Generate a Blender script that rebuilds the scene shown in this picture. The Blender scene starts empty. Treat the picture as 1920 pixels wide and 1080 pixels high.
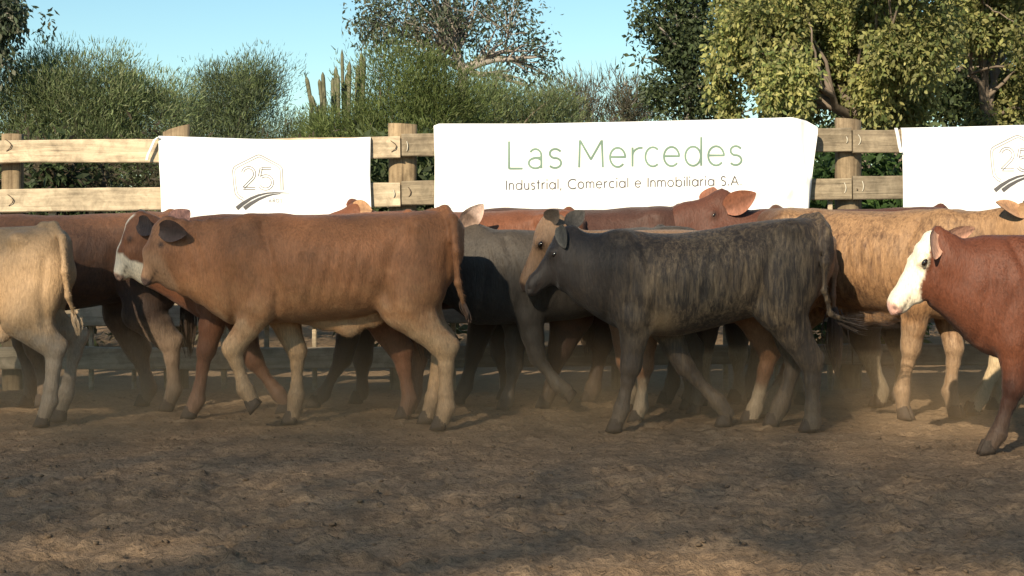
import bpy, math, random
import numpy as np
from mathutils import Vector, Matrix

random.seed(7)
rng = np.random.default_rng(7)
S = bpy.context.scene
COL = S.collection
R = math.radians

# ------------------------------------------------------------------ camera, sky, sun, exposure
F_PX, CX, HY, CAM_Z = 3000.0, 960.0, 400.0, 1.10      # focal length in photo pixels, horizon row, eye height
cam_d = bpy.data.cameras.new("camera")
cam_d.sensor_width = 36.0
cam_d.lens = 36.0 * F_PX / 1920.0
cam_d.shift_y = -(540.0 - HY) / 1920.0
cam_d.clip_end = 2000.0
cam = bpy.data.objects.new("camera", cam_d)
COL.objects.link(cam)
cam.location = (0, 0, CAM_Z)
cam.rotation_euler = (R(90), 0, 0)
S.camera = cam

SUN_E, SUN_A = R(30.0), R(24.0)                        # elevation; azimuth to the left of straight behind the camera
sun_dir = Vector((-math.sin(SUN_A) * math.cos(SUN_E), -math.cos(SUN_A) * math.cos(SUN_E), math.sin(SUN_E)))
world = bpy.data.worlds.new("World")
S.world = world
world.use_nodes = True
wn = world.node_tree.nodes
bg = wn["Background"]
sky = wn.new("ShaderNodeTexSky")
sky.sky_type = 'NISHITA'
sky.sun_disc = False
sky.sun_elevation = SUN_E
sky.sun_rotation = math.atan2(sun_dir.x, sun_dir.y)
sky.air_density = 1.0
sky.dust_density = 0.2
sky.ozone_density = 1.3
wb = wn.new("ShaderNodeMix"); wb.data_type = 'RGBA'; wb.blend_type = 'MULTIPLY'; wb.inputs[0].default_value = 1.0
wb.inputs[7].default_value = (0.77, 0.97, 0.97, 1.0)        # the camcorder's white balance
world.node_tree.links.new(sky.outputs[0], wb.inputs[6])
world.node_tree.links.new(wb.outputs[2], bg.inputs[0])
bg.inputs[1].default_value = 0.060
sl = bpy.data.lights.new("sun", 'SUN')
sl.energy = 3.6
sl.angle = R(0.55)
sl.color = (1.0, 0.86, 0.64)
so = bpy.data.objects.new("sun", sl)
COL.objects.link(so)
so.rotation_euler = (-sun_dir).to_track_quat('-Z', 'Y').to_euler()
S.view_settings.view_transform = 'Standard'
S.view_settings.look = 'None'
S.view_settings.exposure = 1.15
S.view_settings.gamma = 1.0
S.view_settings.use_curve_mapping = False
S.cycles.use_denoising = True
S.cycles.max_bounces = 8
S.cycles.transparent_max_bounces = 8
S.cycles.volume_step_rate = 1.0
S.cycles.volume_max_steps = 64

# ------------------------------------------------------------------ helpers
def P3(px, py, Y):
    """photo pixel at a known distance -> point in the world"""
    return Vector(((px - CX) * Y / F_PX, Y, CAM_Z - (py - HY) * Y / F_PX))

def put(o, parent=None, **props):
    COL.objects.link(o)
    if parent is not None:
        o.parent = parent
    for k, v in props.items():
        o[k] = v
    return o

def tag(o, label=None, category=None, group=None, kind=None):
    if label: o["label"] = label
    if category: o["category"] = category
    if group: o["group"] = group
    if kind: o["kind"] = kind
    return o

def np_mesh(name, V, quads, mats, smooth=True, tris=None, mat_idx=None):
    me = bpy.data.meshes.new(name)
    V = np.asarray(V, np.float32)
    quads = np.asarray(quads, np.int32).reshape(-1, 4) if quads is not None and len(quads) else np.zeros((0, 4), np.int32)
    tris = np.asarray(tris, np.int32).reshape(-1, 3) if tris is not None and len(tris) else np.zeros((0, 3), np.int32)
    loops = np.concatenate([quads.ravel(), tris.ravel()])
    nq, nt = len(quads), len(tris)
    me.vertices.add(len(V)); me.vertices.foreach_set("co", V.ravel())
    me.loops.add(len(loops)); me.loops.foreach_set("vertex_index", loops)
    me.polygons.add(nq + nt)
    me.polygons.foreach_set("loop_start", np.concatenate([np.arange(nq) * 4, nq * 4 + np.arange(nt) * 3]).astype(np.int32))
    if mat_idx is not None:
        me.polygons.foreach_set("material_index", np.asarray(mat_idx, np.int32))
    me.polygons.foreach_set("use_smooth", np.full(nq + nt, smooth))
    for m in (mats if isinstance(mats, (list, tuple)) else [mats]):
        me.materials.append(m)
    me.update(calc_edges=True)
    return me

def vcol(me, name, arr):
    a = me.attributes.new(name, 'FLOAT_COLOR', 'POINT')
    c = np.ones((len(me.vertices), 4), np.float32)
    c[:, :arr.shape[1]] = arr
    a.data.foreach_set("color", c.ravel())

def vfloat(me, name, arr):
    a = me.attributes.new(name, 'FLOAT', 'POINT')
    a.data.foreach_set("value", np.asarray(arr, np.float32))

def hash3(ix, iy, iz, seed):
    h = (ix.astype(np.int64) * 374761393 + iy.astype(np.int64) * 668265263 + iz.astype(np.int64) * 2147483647 + seed * 974634757) & 0xFFFFFFFF
    h = ((h ^ (h >> 13)) * 1274126177) & 0xFFFFFFFF
    h = h ^ (h >> 16)
    return (h & 0xFFFFFF) / float(0xFFFFFF)

def vnoise(x, y, z=None, seed=0):
    if z is None: z = np.zeros_like(x)
    fx, fy, fz = np.floor(x), np.floor(y), np.floor(z)
    tx, ty, tz = x - fx, y - fy, z - fz
    tx, ty, tz = tx * tx * (3 - 2 * tx), ty * ty * (3 - 2 * ty), tz * tz * (3 - 2 * tz)
    out = 0
    for a in (0, 1):
        for b in (0, 1):
            for c in (0, 1):
                out = out + hash3(fx + a, fy + b, fz + c, seed) * (tx if a else 1 - tx) * (ty if b else 1 - ty) * (tz if c else 1 - tz)
    return out

def fbm(x, y, z=None, seed=0, oct=4):
    s, amp, tot = 0, 1.0, 0
    for k in range(oct):
        f = 2.03 ** k
        s = s + amp * vnoise(x * f, y * f, None if z is None else z * f, seed + k)
        tot += amp; amp *= 0.5
    return s / tot

def smoothstep(a, b, x):
    t = np.clip((x - a) / (b - a), 0, 1)
    return t * t * (3 - 2 * t)

# ------------------------------------------------------------------ materials
class NT:
    def __init__(s, name):
        s.m = bpy.data.materials.new(name); s.m.use_nodes = True
        s.t = s.m.node_tree; s.n = s.t.nodes; s.b = s.n["Principled BSDF"]
    def node(s, typ, **kw):
        n = s.n.new(typ)
        for k, v in kw.items(): setattr(n, k, v)
        return n
    def link(s, a, b): s.t.links.new(a, b)
    def noise(s, vec, scale, detail=4.0, rough=0.55, dist=0.0):
        n = s.node("ShaderNodeTexNoise")
        n.inputs["Scale"].default_value = scale; n.inputs["Detail"].default_value = detail
        n.inputs["Roughness"].default_value = rough; n.inputs["Distortion"].default_value = dist
        if vec is not None: s.link(vec, n.inputs["Vector"])
        return n.outputs["Fac"]
    def mapping(s, vec, scale=(1, 1, 1), rot=(0, 0, 0)):
        n = s.node("ShaderNodeMapping")
        n.inputs["Scale"].default_value = scale; n.inputs["Rotation"].default_value = rot
        s.link(vec, n.inputs["Vector"]); return n.outputs[0]
    def ramp(s, fac, stops):
        n = s.node("ShaderNodeValToRGB"); e = n.color_ramp.elements
        while len(e) < len(stops): e.new(0.5)
        for k, (p, c) in enumerate(stops):
            e[k].position = p
            e[k].color = (c, c, c, 1) if isinstance(c, (int, float)) else (*c, 1)
        s.link(fac, n.inputs[0]); return n.outputs[0]
    def mix(s, fac, a, b, mode='MIX'):
        n = s.node("ShaderNodeMix", data_type='RGBA', blend_type=mode)
        for sock, v in ((n.inputs[0], fac), (n.inputs[6], a), (n.inputs[7], b)):
            if hasattr(v, "links"): s.link(v, sock)
            elif isinstance(v, (int, float)): sock.default_value = v
            else: sock.default_value = (*v, 1)
        return n.outputs[2]
    def math(s, op, a, b=0.0):
        n = s.node("ShaderNodeMath", operation=op)
        for sock, v in ((n.inputs[0], a), (n.inputs[1], b)):
            if hasattr(v, "links"): s.link(v, sock)
            else: sock.default_value = v
        return n.outputs[0]
    def attr(s, name):
        return s.node("ShaderNodeAttribute", attribute_name=name)
    def bump(s, h, strength, dist):
        n = s.node("ShaderNodeBump"); n.inputs["Strength"].default_value = strength; n.inputs["Distance"].default_value = dist
        s.link(h, n.inputs["Height"]); s.link(n.outputs[0], s.b.inputs["Normal"])
    def set(s, **kw):
        for k, v in kw.items():
            sock = s.b.inputs[k]
            if hasattr(v, "links"): s.link(v, sock)
            elif isinstance(v, (tuple, list)): sock.default_value = (*v, 1) if len(v) == 3 else v
            else: sock.default_value = v
        return s.m
    def obj(s): return s.node("ShaderNodeTexCoord").outputs["Object"]

def mat_coat():
    n = NT("coat")
    base, strp = n.attr("coat"), n.attr("stripe")
    o = n.obj()
    v = n.mapping(o, (50, 50, 6.0), (0, R(-13), 0))
    st = n.noise(v, 1.0, 6.0, 0.72, 0.5)
    big = n.noise(o, 5.0, 2.0)
    stm = n.ramp(n.math('ADD', n.math('MULTIPLY', st, 0.75), n.math('MULTIPLY', big, 0.25)), [(0.45, 0.0), (0.66, 1.0)])
    fac = n.math('MULTIPLY', stm, strp.outputs["Alpha"])
    c = n.mix(fac, base.outputs["Color"], strp.outputs["Color"])
    hair = n.noise(n.mapping(o, (120, 120, 34), (0, R(25), 0)), 1.0, 3.0, 0.6)
    blot = n.noise(o, 9.0, 4.0, 0.6)
    c = n.mix(1.0, c, n.ramp(hair, [(0.25, 0.72), (0.75, 1.22)]), 'MULTIPLY')
    c = n.mix(1.0, c, n.ramp(blot, [(0.25, 0.84), (0.75, 1.14)]), 'MULTIPLY')
    n.bump(n.math('ADD', n.math('MULTIPLY', hair, 0.6), n.math('MULTIPLY', n.noise(n.mapping(o, (30, 30, 9)), 1.0, 3.0), 1.0)), 0.55, 0.010)
    n.set(**{"Base Color": c, "Roughness": 0.60, "Specular IOR Level": 0.30, "Sheen Weight": 0.06, "Sheen Roughness": 0.5})
    return n.m

def mat_plain(name, col, rough=0.8, spec=0.3, var=0.25, scale=30, bump=0.0, coat=0.0):
    n = NT(name); o = n.obj()
    f = n.noise(o, scale, 4.0, 0.6)
    c = n.mix(1.0, col, n.ramp(f, [(0.2, 1 - var), (0.8, 1 + var)]), 'MULTIPLY')
    if bump: n.bump(f, bump, 0.01)
    n.set(**{"Base Color": c, "Roughness": rough, "Specular IOR Level": spec, "Coat Weight": coat})
    return n.m

def mat_wood(name, light, dark, axis='x', seed=0.0):
    n = NT(name); o = n.obj()
    info = n.node("ShaderNodeObjectInfo")
    add = n.node("ShaderNodeVectorMath", operation='ADD'); n.link(o, add.inputs[0]); n.link(info.outputs["Location"], add.inputs[1])
    sc = (2.2, 40, 34) if axis == 'x' else (34, 34, 2.0)
    g = n.noise(n.mapping(add.outputs[0], sc), 1.0, 6.0, 0.62, 0.7)
    b = n.noise(add.outputs[0], 5.0, 5.0, 0.6)
    k = n.node("ShaderNodeTexVoronoi"); k.inputs["Scale"].default_value = 3.4; n.link(n.mapping(add.outputs[0], (1, 1, 2.2) if axis == 'x' else (2.2, 2.2, 1)), k.inputs["Vector"])
    knot = n.ramp(k.outputs["Distance"], [(0.03, 0.35), (0.10, 1.0)])
    c = n.ramp(g, [(0.28, dark), (0.58, light)])
    c = n.mix(1.0, c, n.ramp(b, [(0.28, 0.66), (0.7, 1.12)]), 'MULTIPLY')
    c = n.mix(0.6, c, knot, 'MULTIPLY')
    crk = n.ramp(n.noise(n.mapping(add.outputs[0], (1.3, 60, 60) if axis == 'x' else (60, 60, 1.3)), 1.0, 3.0, 0.7, 0.4), [(0.30, 0.35), (0.37, 1.0)])
    c = n.mix(0.8, c, crk, 'MULTIPLY')
    gr = n.ramp(n.noise(add.outputs[0], 14.0, 5.0, 0.7, 0.5), [(0.36, 0.62), (0.56, 1.05)])
    c = n.mix(0.75, c, gr, 'MULTIPLY')
    tint = n.mix(0.3, (1, 1, 1), n.ramp(info.outputs["Random"], [(0.0, (0.55, 0.55, 0.58)), (1.0, (1.2, 1.12, 1.0))]))
    c = n.mix(1.0, c, tint, 'MULTIPLY')
    n.bump(n.math('ADD', g, n.math('MULTIPLY', b, 0.6)), 0.7, 0.008)
    n.set(**{"Base Color": c, "Roughness": 0.88, "Specular IOR Level": 0.15})
    return n.m

def mat_leaf(name):
    n = NT(name)
    a = n.attr("leaf")
    n.set(**{"Base Color": a.outputs["Color"], "Roughness": 0.55, "Specular IOR Level": 0.25})
    tr = n.node("ShaderNodeBsdfTranslucent")
    n.link(a.outputs["Color"], tr.inputs["Color"])
    mx = n.node("ShaderNodeMixShader"); mx.inputs[0].default_value = 0.40
    n.link(n.b.outputs[0], mx.inputs[1]); n.link(tr.outputs[0], mx.inputs[2])
    n.link(mx.outputs[0], n.n["Material Output"].inputs[0])
    return n.m

def mat_ground():
    n = NT("dirt"); o = n.obj()
    big = n.noise(o, 0.55, 4.0, 0.6)
    mid = n.noise(n.mapping(o, (3.2, 5.0, 3.2)), 1.0, 6.0, 0.65)
    fine = n.noise(o, 46.0, 6.0, 0.7)
    c = n.ramp(mid, [(0.28, (0.205, 0.136, 0.082)), (0.5, (0.265, 0.180, 0.111)), (0.74, (0.315, 0.219, 0.138))])
    c = n.mix(1.0, c, n.ramp(big, [(0.3, 0.90), (0.7, 1.08)]), 'MULTIPLY')
    c = n.mix(1.0, c, n.ramp(fine, [(0.28, 0.52), (0.5, 1.0), (0.75, 1.3)]), 'MULTIPLY')
    dk = n.ramp(n.noise(n.mapping(o, (17, 26, 17)), 1.0, 4.0, 0.65, 1.2), [(0.58, 0.0), (0.68, 0.7)])
    c = n.mix(dk, c, (0.05, 0.036, 0.026))
    n.bump(n.math('ADD', fine, n.math('MULTIPLY', mid, 1.4)), 0.9, 0.02)
    n.set(**{"Base Color": c, "Roughness": 0.95, "Specular IOR Level": 0.08})
    return n.m

def mat_cloth():
    n = NT("banner_cloth"); o = n.obj()
    f = n.noise(o, 4.0, 3.0)
    c = n.mix(1.0, (0.82, 0.81, 0.80), n.ramp(f, [(0.3, 0.97), (0.7, 1.02)]), 'MULTIPLY')
    n.set(**{"Base Color": c, "Roughness": 0.8, "Specular IOR Level": 0.15})
    return n.m

M_COAT = mat_coat()
M_EYE = mat_plain("eye", (0.012, 0.008, 0.006), 0.12, 0.6, 0.1, 60)
M_HOOF = mat_plain("hoof_horn", (0.055, 0.040, 0.030), 0.7, 0.25, 0.4, 60, 0.3)
M_BOARD = mat_wood("board_wood", (0.58, 0.475, 0.34), (0.35, 0.28, 0.195))
M_BOARD_GREY = mat_wood("weathered_board_wood", (0.33, 0.27, 0.19), (0.17, 0.135, 0.095))
M_POST = mat_wood("post_wood", (0.34, 0.255, 0.16), (0.15, 0.105, 0.065), 'z')
M_STAPLE = mat_plain("rusty_wire", (0.09, 0.06, 0.04), 0.6, 0.4)
M_STAPLE_LIGHT = mat_plain("galvanised_wire", (0.55, 0.50, 0.40), 0.5, 0.4)
M_GROUND = mat_ground()
M_CLOTH = mat_cloth()
M_GREEN = mat_plain("green_print", (0.17, 0.25, 0.195), 0.7, 0.2, 0.05)
M_GREY = mat_plain("grey_print", (0.10, 0.096, 0.10), 0.7, 0.2, 0.05)
M_PALE = mat_plain("pale_grey_print", (0.12, 0.115, 0.12), 0.7, 0.2, 0.05)
M_FAINT = mat_plain("faint_grey_print", (0.22, 0.215, 0.215), 0.7, 0.2, 0.03)
M_LEAF = mat_leaf("leaf")
M_BARK = mat_plain("bark", (0.17, 0.135, 0.105), 0.95, 0.1, 0.45, 12, 0.6)
M_TWIG = mat_plain("grey_twig_bark", (0.26, 0.23, 0.20), 0.95, 0.1, 0.35, 12, 0.3)
M_CLOD = mat_plain("dirt_clod", (0.14, 0.098, 0.064), 0.95, 0.08, 0.4, 40, 0.5)

# ------------------------------------------------------------------ ground
def axis_lines(lo, hi, step, far):
    a = list(np.arange(lo, hi + 1e-6, step))
    d, x = step, hi
    while x < far: d *= 1.35; x += d; a.append(x)
    d, x = step, lo
    while x > -far: d *= 1.35; x -= d; a.insert(0, x)
    return np.array(a)

def ground_height(x, y):
    w = smoothstep(14, 10, np.abs(y - 7) + 0) * smoothstep(7, 5, np.abs(x))
    h = (fbm(x * 1.3, y * 1.6, None, 11, 3) - 0.5) * 0.035 + (fbm(x * 7, y * 8, None, 21, 3) - 0.5) * 0.022
    c = vnoise(x * 19, y * 22, None, 31)
    h = h + np.clip(c - 0.56, 0, 1) * 0.060 + (vnoise(x * 70, y * 70, None, 35) - 0.5) * 0.007 + (vnoise(x * 38, y * 40, None, 33) - 0.5) * 0.010
    keep = 1 - 0.55 * smoothstep(6.4, 7.2, y)
    return h * w * keep - 0.006

gx, gy = axis_lines(-3.7, 3.7, 0.018, 600), axis_lines(4.4, 10.1, 0.022, 600)
GX, GY = np.meshgrid(gx, gy)
GZ = ground_height(GX, GY)
nx, ny = len(gx), len(gy)
def hoof_prints():
    r = np.random.default_rng(41)
    for k in range(900):
        x, y = r.uniform(-3.6, 3.6), r.uniform(4.5, 9.9); a = r.choice([0, math.pi]) + r.normal(0, 0.5)
        i0, i1 = np.searchsorted(gx, x - .13), np.searchsorted(gx, x + .13); j0, j1 = np.searchsorted(gy, y - .13), np.searchsorted(gy, y + .13)
        if i1 - i0 < 4 or j1 - j0 < 4: continue
        dx, dy = GX[j0:j1, i0:i1] - x, GY[j0:j1, i0:i1] - y
        p, q_ = dx * math.cos(a) + dy * math.sin(a), -dx * math.sin(a) + dy * math.cos(a)
        d = r.uniform(.006, .017); h = 0
        for sg in (-1, 1):
            rr = np.sqrt((p / .050) ** 2 + ((q_ - sg * .026) / .022) ** 2)
            h = h - d * smoothstep(1.15, .6, rr)
        rim = np.sqrt((p / .075) ** 2 + (q_ / .068) ** 2)
        GZ[j0:j1, i0:i1] += h + d * .45 * np.exp(-((rim - 1) / .22) ** 2) * (0.5 + vnoise(dx * 60 + k, dy * 60, None, 3))
hoof_prints()
idx = np.arange(nx * ny).reshape(ny, nx)
q = np.stack([idx[:-1, :-1], idx[:-1, 1:], idx[1:, 1:], idx[1:, :-1]], -1).reshape(-1, 4)
g = bpy.data.objects.new("ground", np_mesh("ground", np.stack([GX, GY, GZ], -1).reshape(-1, 3), q, M_GROUND))
put(g); tag(g, kind="structure")

def gz(x, y):
    return float(ground_height(np.array([x]), np.array([y]))[0])

# loose clods and dung crumbs lying on the dirt
def clods():
    ico_v, ico_f = [], []
    t = (1 + 5 ** 0.5) / 2
    bv = np.array([(-1, t, 0), (1, t, 0), (-1, -t, 0), (1, -t, 0), (0, -1, t), (0, 1, t), (0, -1, -t), (0, 1, -t), (t, 0, -1), (t, 0, 1), (-t, 0, -1), (-t, 0, 1)]) / 1.9
    bf = np.array([(0, 11, 5), (0, 5, 1), (0, 1, 7), (0, 7, 10), (0, 10, 11), (1, 5, 9), (5, 11, 4), (11, 10, 2), (10, 7, 6), (7, 1, 8), (3, 9, 4), (3, 4, 2), (3, 2, 6), (3, 6, 8), (3, 8, 9), (4, 9, 5), (2, 4, 11), (6, 2, 10), (8, 6, 7), (9, 8, 1)])
    N = 4200
    x = rng.uniform(-3.4, 3.4, N); y = 4.6 + 5.2 * rng.random(N) ** 1.25
    r = 0.003 + 0.009 * rng.random(N) ** 3.0
    z = ground_height(x, y)
    V = bv[None] * (1 + 0.5 * (rng.random((N, 12, 1)) - 0.5)) * r[:, None, None]
    V = V * np.array([1.35, 1.1, 0.7])
    a = rng.uniform(0, 6.28, N); ca, sa = np.cos(a)[:, None], np.sin(a)[:, None]
    V = np.stack([V[..., 0] * ca - V[..., 1] * sa, V[..., 0] * sa + V[..., 1] * ca, V[..., 2]], -1)
    V += np.stack([x, y, z + r * 0.1], -1)[:, None]
    Fc = bf[None] + (np.arange(N) * 12)[:, None, None]
    o = bpy.data.objects.new("dirt_clods", np_mesh("dirt_clods", V.reshape(-1, 3), None, M_CLOD, True, Fc.reshape(-1, 3)))
    put(o); tag(o, kind="stuff")
clods()

# ------------------------------------------------------------------ fence
FY = 10.0                                             # distance of the fence boards
def wobble_box(L, H, T, seed, ends=0.0, nseg=18, warp=0.004):
    """a sawn board along x with slightly uneven edges, origin at its centre"""
    r = np.random.default_rng(seed)
    xs = np.linspace(-L / 2, L / 2, nseg)
    V, Q = [], []
    wt = np.convolve(r.normal(0, warp, nseg + 4), np.ones(5) / 2.2, 'valid')
    wb = np.convolve(r.normal(0, warp, nseg + 4), np.ones(5) / 2.2, 'valid')
    c = 0.006
    for i, x in enumerate(xs):
        t, b = H / 2 + wt[i], -H / 2 + wb[i]
        V += [(x, -T / 2, b + c), (x, -T / 2, t - c), (x, -T / 2 + c, t), (x, T / 2, t), (x, T / 2, b), (x, -T / 2 + c, b)]
    for i in range(nseg - 1):
        for k in range(6):
            a, b2 = i * 6 + k, i * 6 + (k + 1) % 6
            Q.append((a, a + 6, b2 + 6, b2))
    n0 = len(V) - 6
    Q += [(0, 1, 2, 5), (5, 2, 3, 4), (n0 + 5, n0 + 2, n0 + 1, n0), (n0 + 4, n0 + 3, n0 + 2, n0 + 5)]
    return V, Q

fence = bpy.data.objects.new("wooden_fence", None)
fence.location = (0, FY, 0)
put(fence); tag(fence, "weathered timber corral fence of wide horizontal boards behind the cattle and banners", "fence")

def child(o, parent, world_loc, rot=None):
    put(o, parent)
    o.location = Vector(world_loc) - parent.location if parent.parent is None else world_loc
    if rot: o.rotation_euler = rot
    return o

ROWS = [  # (photo x, top y, bottom y) at three joints: board rows from the top down
    [(-93, 266, 308), (752, 256, 298), (1597, 243, 286), (2442, 231, 274)],
    [(-93, 356, 400), (752, 343, 386), (1597, 331, 375), (2442, 319, 363)],
    [(-93, 462, 506), (752, 454, 497), (1597, 444, 487), (2442, 434, 477)],
    [(-93, 570, 612), (752, 566, 609), (1597, 562, 605), (2442, 556, 599)],
    [(-93, 652, 692), (752, 649, 689), (1597, 645, 685), (2442, 641, 681)],
]
BOARDY = FY - 0.02
def staple(px, py, h, mat, lean, parent, ploc):
    a = P3(px, py, 1.0)
    w = h * 0.35
    pts = [(-w * lean, 0, h / 2), (0, -0.006, h / 4), (w * 0.5 * lean, -0.006, 0), (w * 0.2 * lean, -0.006, -h / 4), (-w * lean * 0.8, 0, -h / 2)]
    V, Q = [], []
    for (x, y, z) in pts:
        for k in range(4):
            an = k * math.pi / 2
            V.append((x + 0.0035 * math.cos(an), y + 0.0035 * math.sin(an), z))
    for i in range(len(pts) - 1):
        for k in range(4):
            Q.append((i * 4 + k, i * 4 + (k + 1) % 4, (i + 1) * 4 + (k + 1) % 4, (i + 1) * 4 + k))
    o = bpy.data.objects.new("staple", np_mesh("staple", V, Q, mat))
    put(o, parent)
    w3 = P3(px, py, BOARDY - 0.022)
    o.location = parent.matrix_basis.inverted() @ (w3 - fence.location)
seed = 100
STAPLES = {(0, 0): [(18, 272, 0.075, M_STAPLE, 1), (740, 274, 0.07, M_STAPLE, 1)], (1, 0): [(22, 375, 0.07, M_STAPLE, 1), (739, 363, 0.05, M_STAPLE_LIGHT, 0.3)],
           (0, 1): [(764, 274, 0.06, M_STAPLE_LIGHT, 0.2), (1588, 262, 0.04, M_STAPLE_LIGHT, 0.2)], (1, 1): [(769, 360, 0.06, M_STAPLE, 0.5), (1585, 352, 0.065, M_STAPLE_LIGHT, 0.3)],
           (0, 2): [(1612, 262, 0.065, M_STAPLE_LIGHT, 0.4)], (1, 2): [(1618, 349, 0.065, M_STAPLE_LIGHT, 0.2), (1607, 355, 0.012, M_STAPLE, 0.1)]}
for ri, row in enumerate(ROWS):
    for bi in range(3):
        seed += 1
        (xa, ta, ba), (xb, tb, bb) = row[bi], row[bi + 1]
        gap = 1.3
        A0 = P3(xa + gap, (ta + ba) / 2, BOARDY); B0 = P3(xb - gap, (tb + bb) / 2, BOARDY)
        jit = [0, -3, 1][bi] if ri == 0 else [1, -1, 0][bi]
        A0.z -= jit / 300; B0.z -= jit / 300
        L = (B0 - A0).length; H = ((ba - ta) + (bb - tb)) / 2 / F_PX * FY
        V, Q = wobble_box(L, H, 0.038, seed, warp=0.003 + 0.002 * (bi == 1))
        ob = bpy.data.objects.new("board", np_mesh("board", V, Q, M_BOARD if bi == 0 else M_BOARD_GREY, smooth=False))
        put(ob, fence)
        ob.rotation_euler = (0, -math.atan2(B0.z - A0.z, B0.x - A0.x), 0)
        ob.location = (A0 + B0) / 2 - fence.location
        ob.location.y += 0.003 * ((seed * 7) % 5 - 2) * 0.4
        for s in STAPLES.get((ri, bi), []):
            staple(*s, ob, None)

def log_post(px, py_top, wpx_top, wpx_bot, square, seed, lean=0.0, topcut=0.0):
    r = np.random.default_rng(seed)
    zt = CAM_Z - (py_top - HY) * FY / F_PX
    rt, rb = wpx_top / 2 * FY / F_PX, wpx_bot / 2 * FY / F_PX
    nr, ns = 14, 20
    ph = r.uniform(0, 6.28, 4)
    V, Q = [], []
    for i in range(nr):
        t = i / (nr - 1)
        z = -0.1 + (zt + 0.1) * t
        rad = rb + (rt - rb) * t
        for k in range(ns):
            a = 2 * math.pi * k / ns
            rr = rad * (1 + 0.05 * math.sin(2 * a + ph[0] + t) + 0.035 * math.sin(5 * a + ph[1] + 3 * t) + 0.03 * math.sin(3 * a + ph[2] - 4 * t) + r.normal(0, 0.012))
            cx_, sy_ = math.cos(a), math.sin(a)
            if square:
                m = max(abs(cx_), abs(sy_)); rr = rad * (0.35 + 0.65 / m) * (1 + r.normal(0, 0.006))
            zz = z + (topcut * cx_ * rad if i == nr - 1 else 0)
            V.append((rr * cx_ + lean * t, rr * sy_ * 0.85, zz))
    for i in range(nr - 1):
        for k in range(ns):
            Q.append((i * ns + k, i * ns + (k + 1) % ns, (i + 1) * ns + (k + 1) % ns, (i + 1) * ns + k))
    V.append((lean, 0, zt + 0.004)); T = [((nr - 1) * ns + k, (nr - 1) * ns + (k + 1) % ns, len(V) - 1) for k in range(ns)]
    o = bpy.data.objects.new("post", np_mesh("post", V, Q, M_POST, True, T))
    put(o, fence)
    o.location = ((px - CX) * (FY + 0.09) / F_PX, 0.088, 0)
    return o
log_post(24, 250, 38, 36, True, 1)
log_post(331, 239, 50, 44, False, 2, topcut=0.3)
log_post(755, 231, 52, 46, False, 3, topcut=-0.05)
log_post(1170, 246, 46, 48, False, 4)
log_post(1590, 222, 50, 54, False, 5, 0.0, topcut=-0.1)
log_post(2010, 225, 46, 50, False, 6)
for k, (px, w, top) in enumerate([(99, 14, 380), (172, 9, 380), (252, 9, 378), (420, 10, 378), (500, 9, 377), (590, 10, 376), (680, 9, 375), (850, 10, 372), (940, 9, 371), (1040, 11, 370), (1260, 9, 366), (1360, 10, 364), (1455, 9, 362), (1556, 10, 360), (1700, 10, 358), (1790, 9, 356), (1880, 10, 354)]):
    ztop = CAM_Z - (top - HY) * FY / F_PX
    V, Q = wobble_box(ztop + 0.05, w * FY / F_PX, 0.022, 400 + k, nseg=8, warp=0.0012)
    V = [(z, y, x) for (x, y, z) in V]
    o = bpy.data.objects.new("dropper", np_mesh("dropper", V, Q, M_BOARD, smooth=False))
    put(o, fence)
    o.location = ((px - CX) * (FY + 0.03) / F_PX, 0.022, (ztop - 0.05) / 2)

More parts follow.
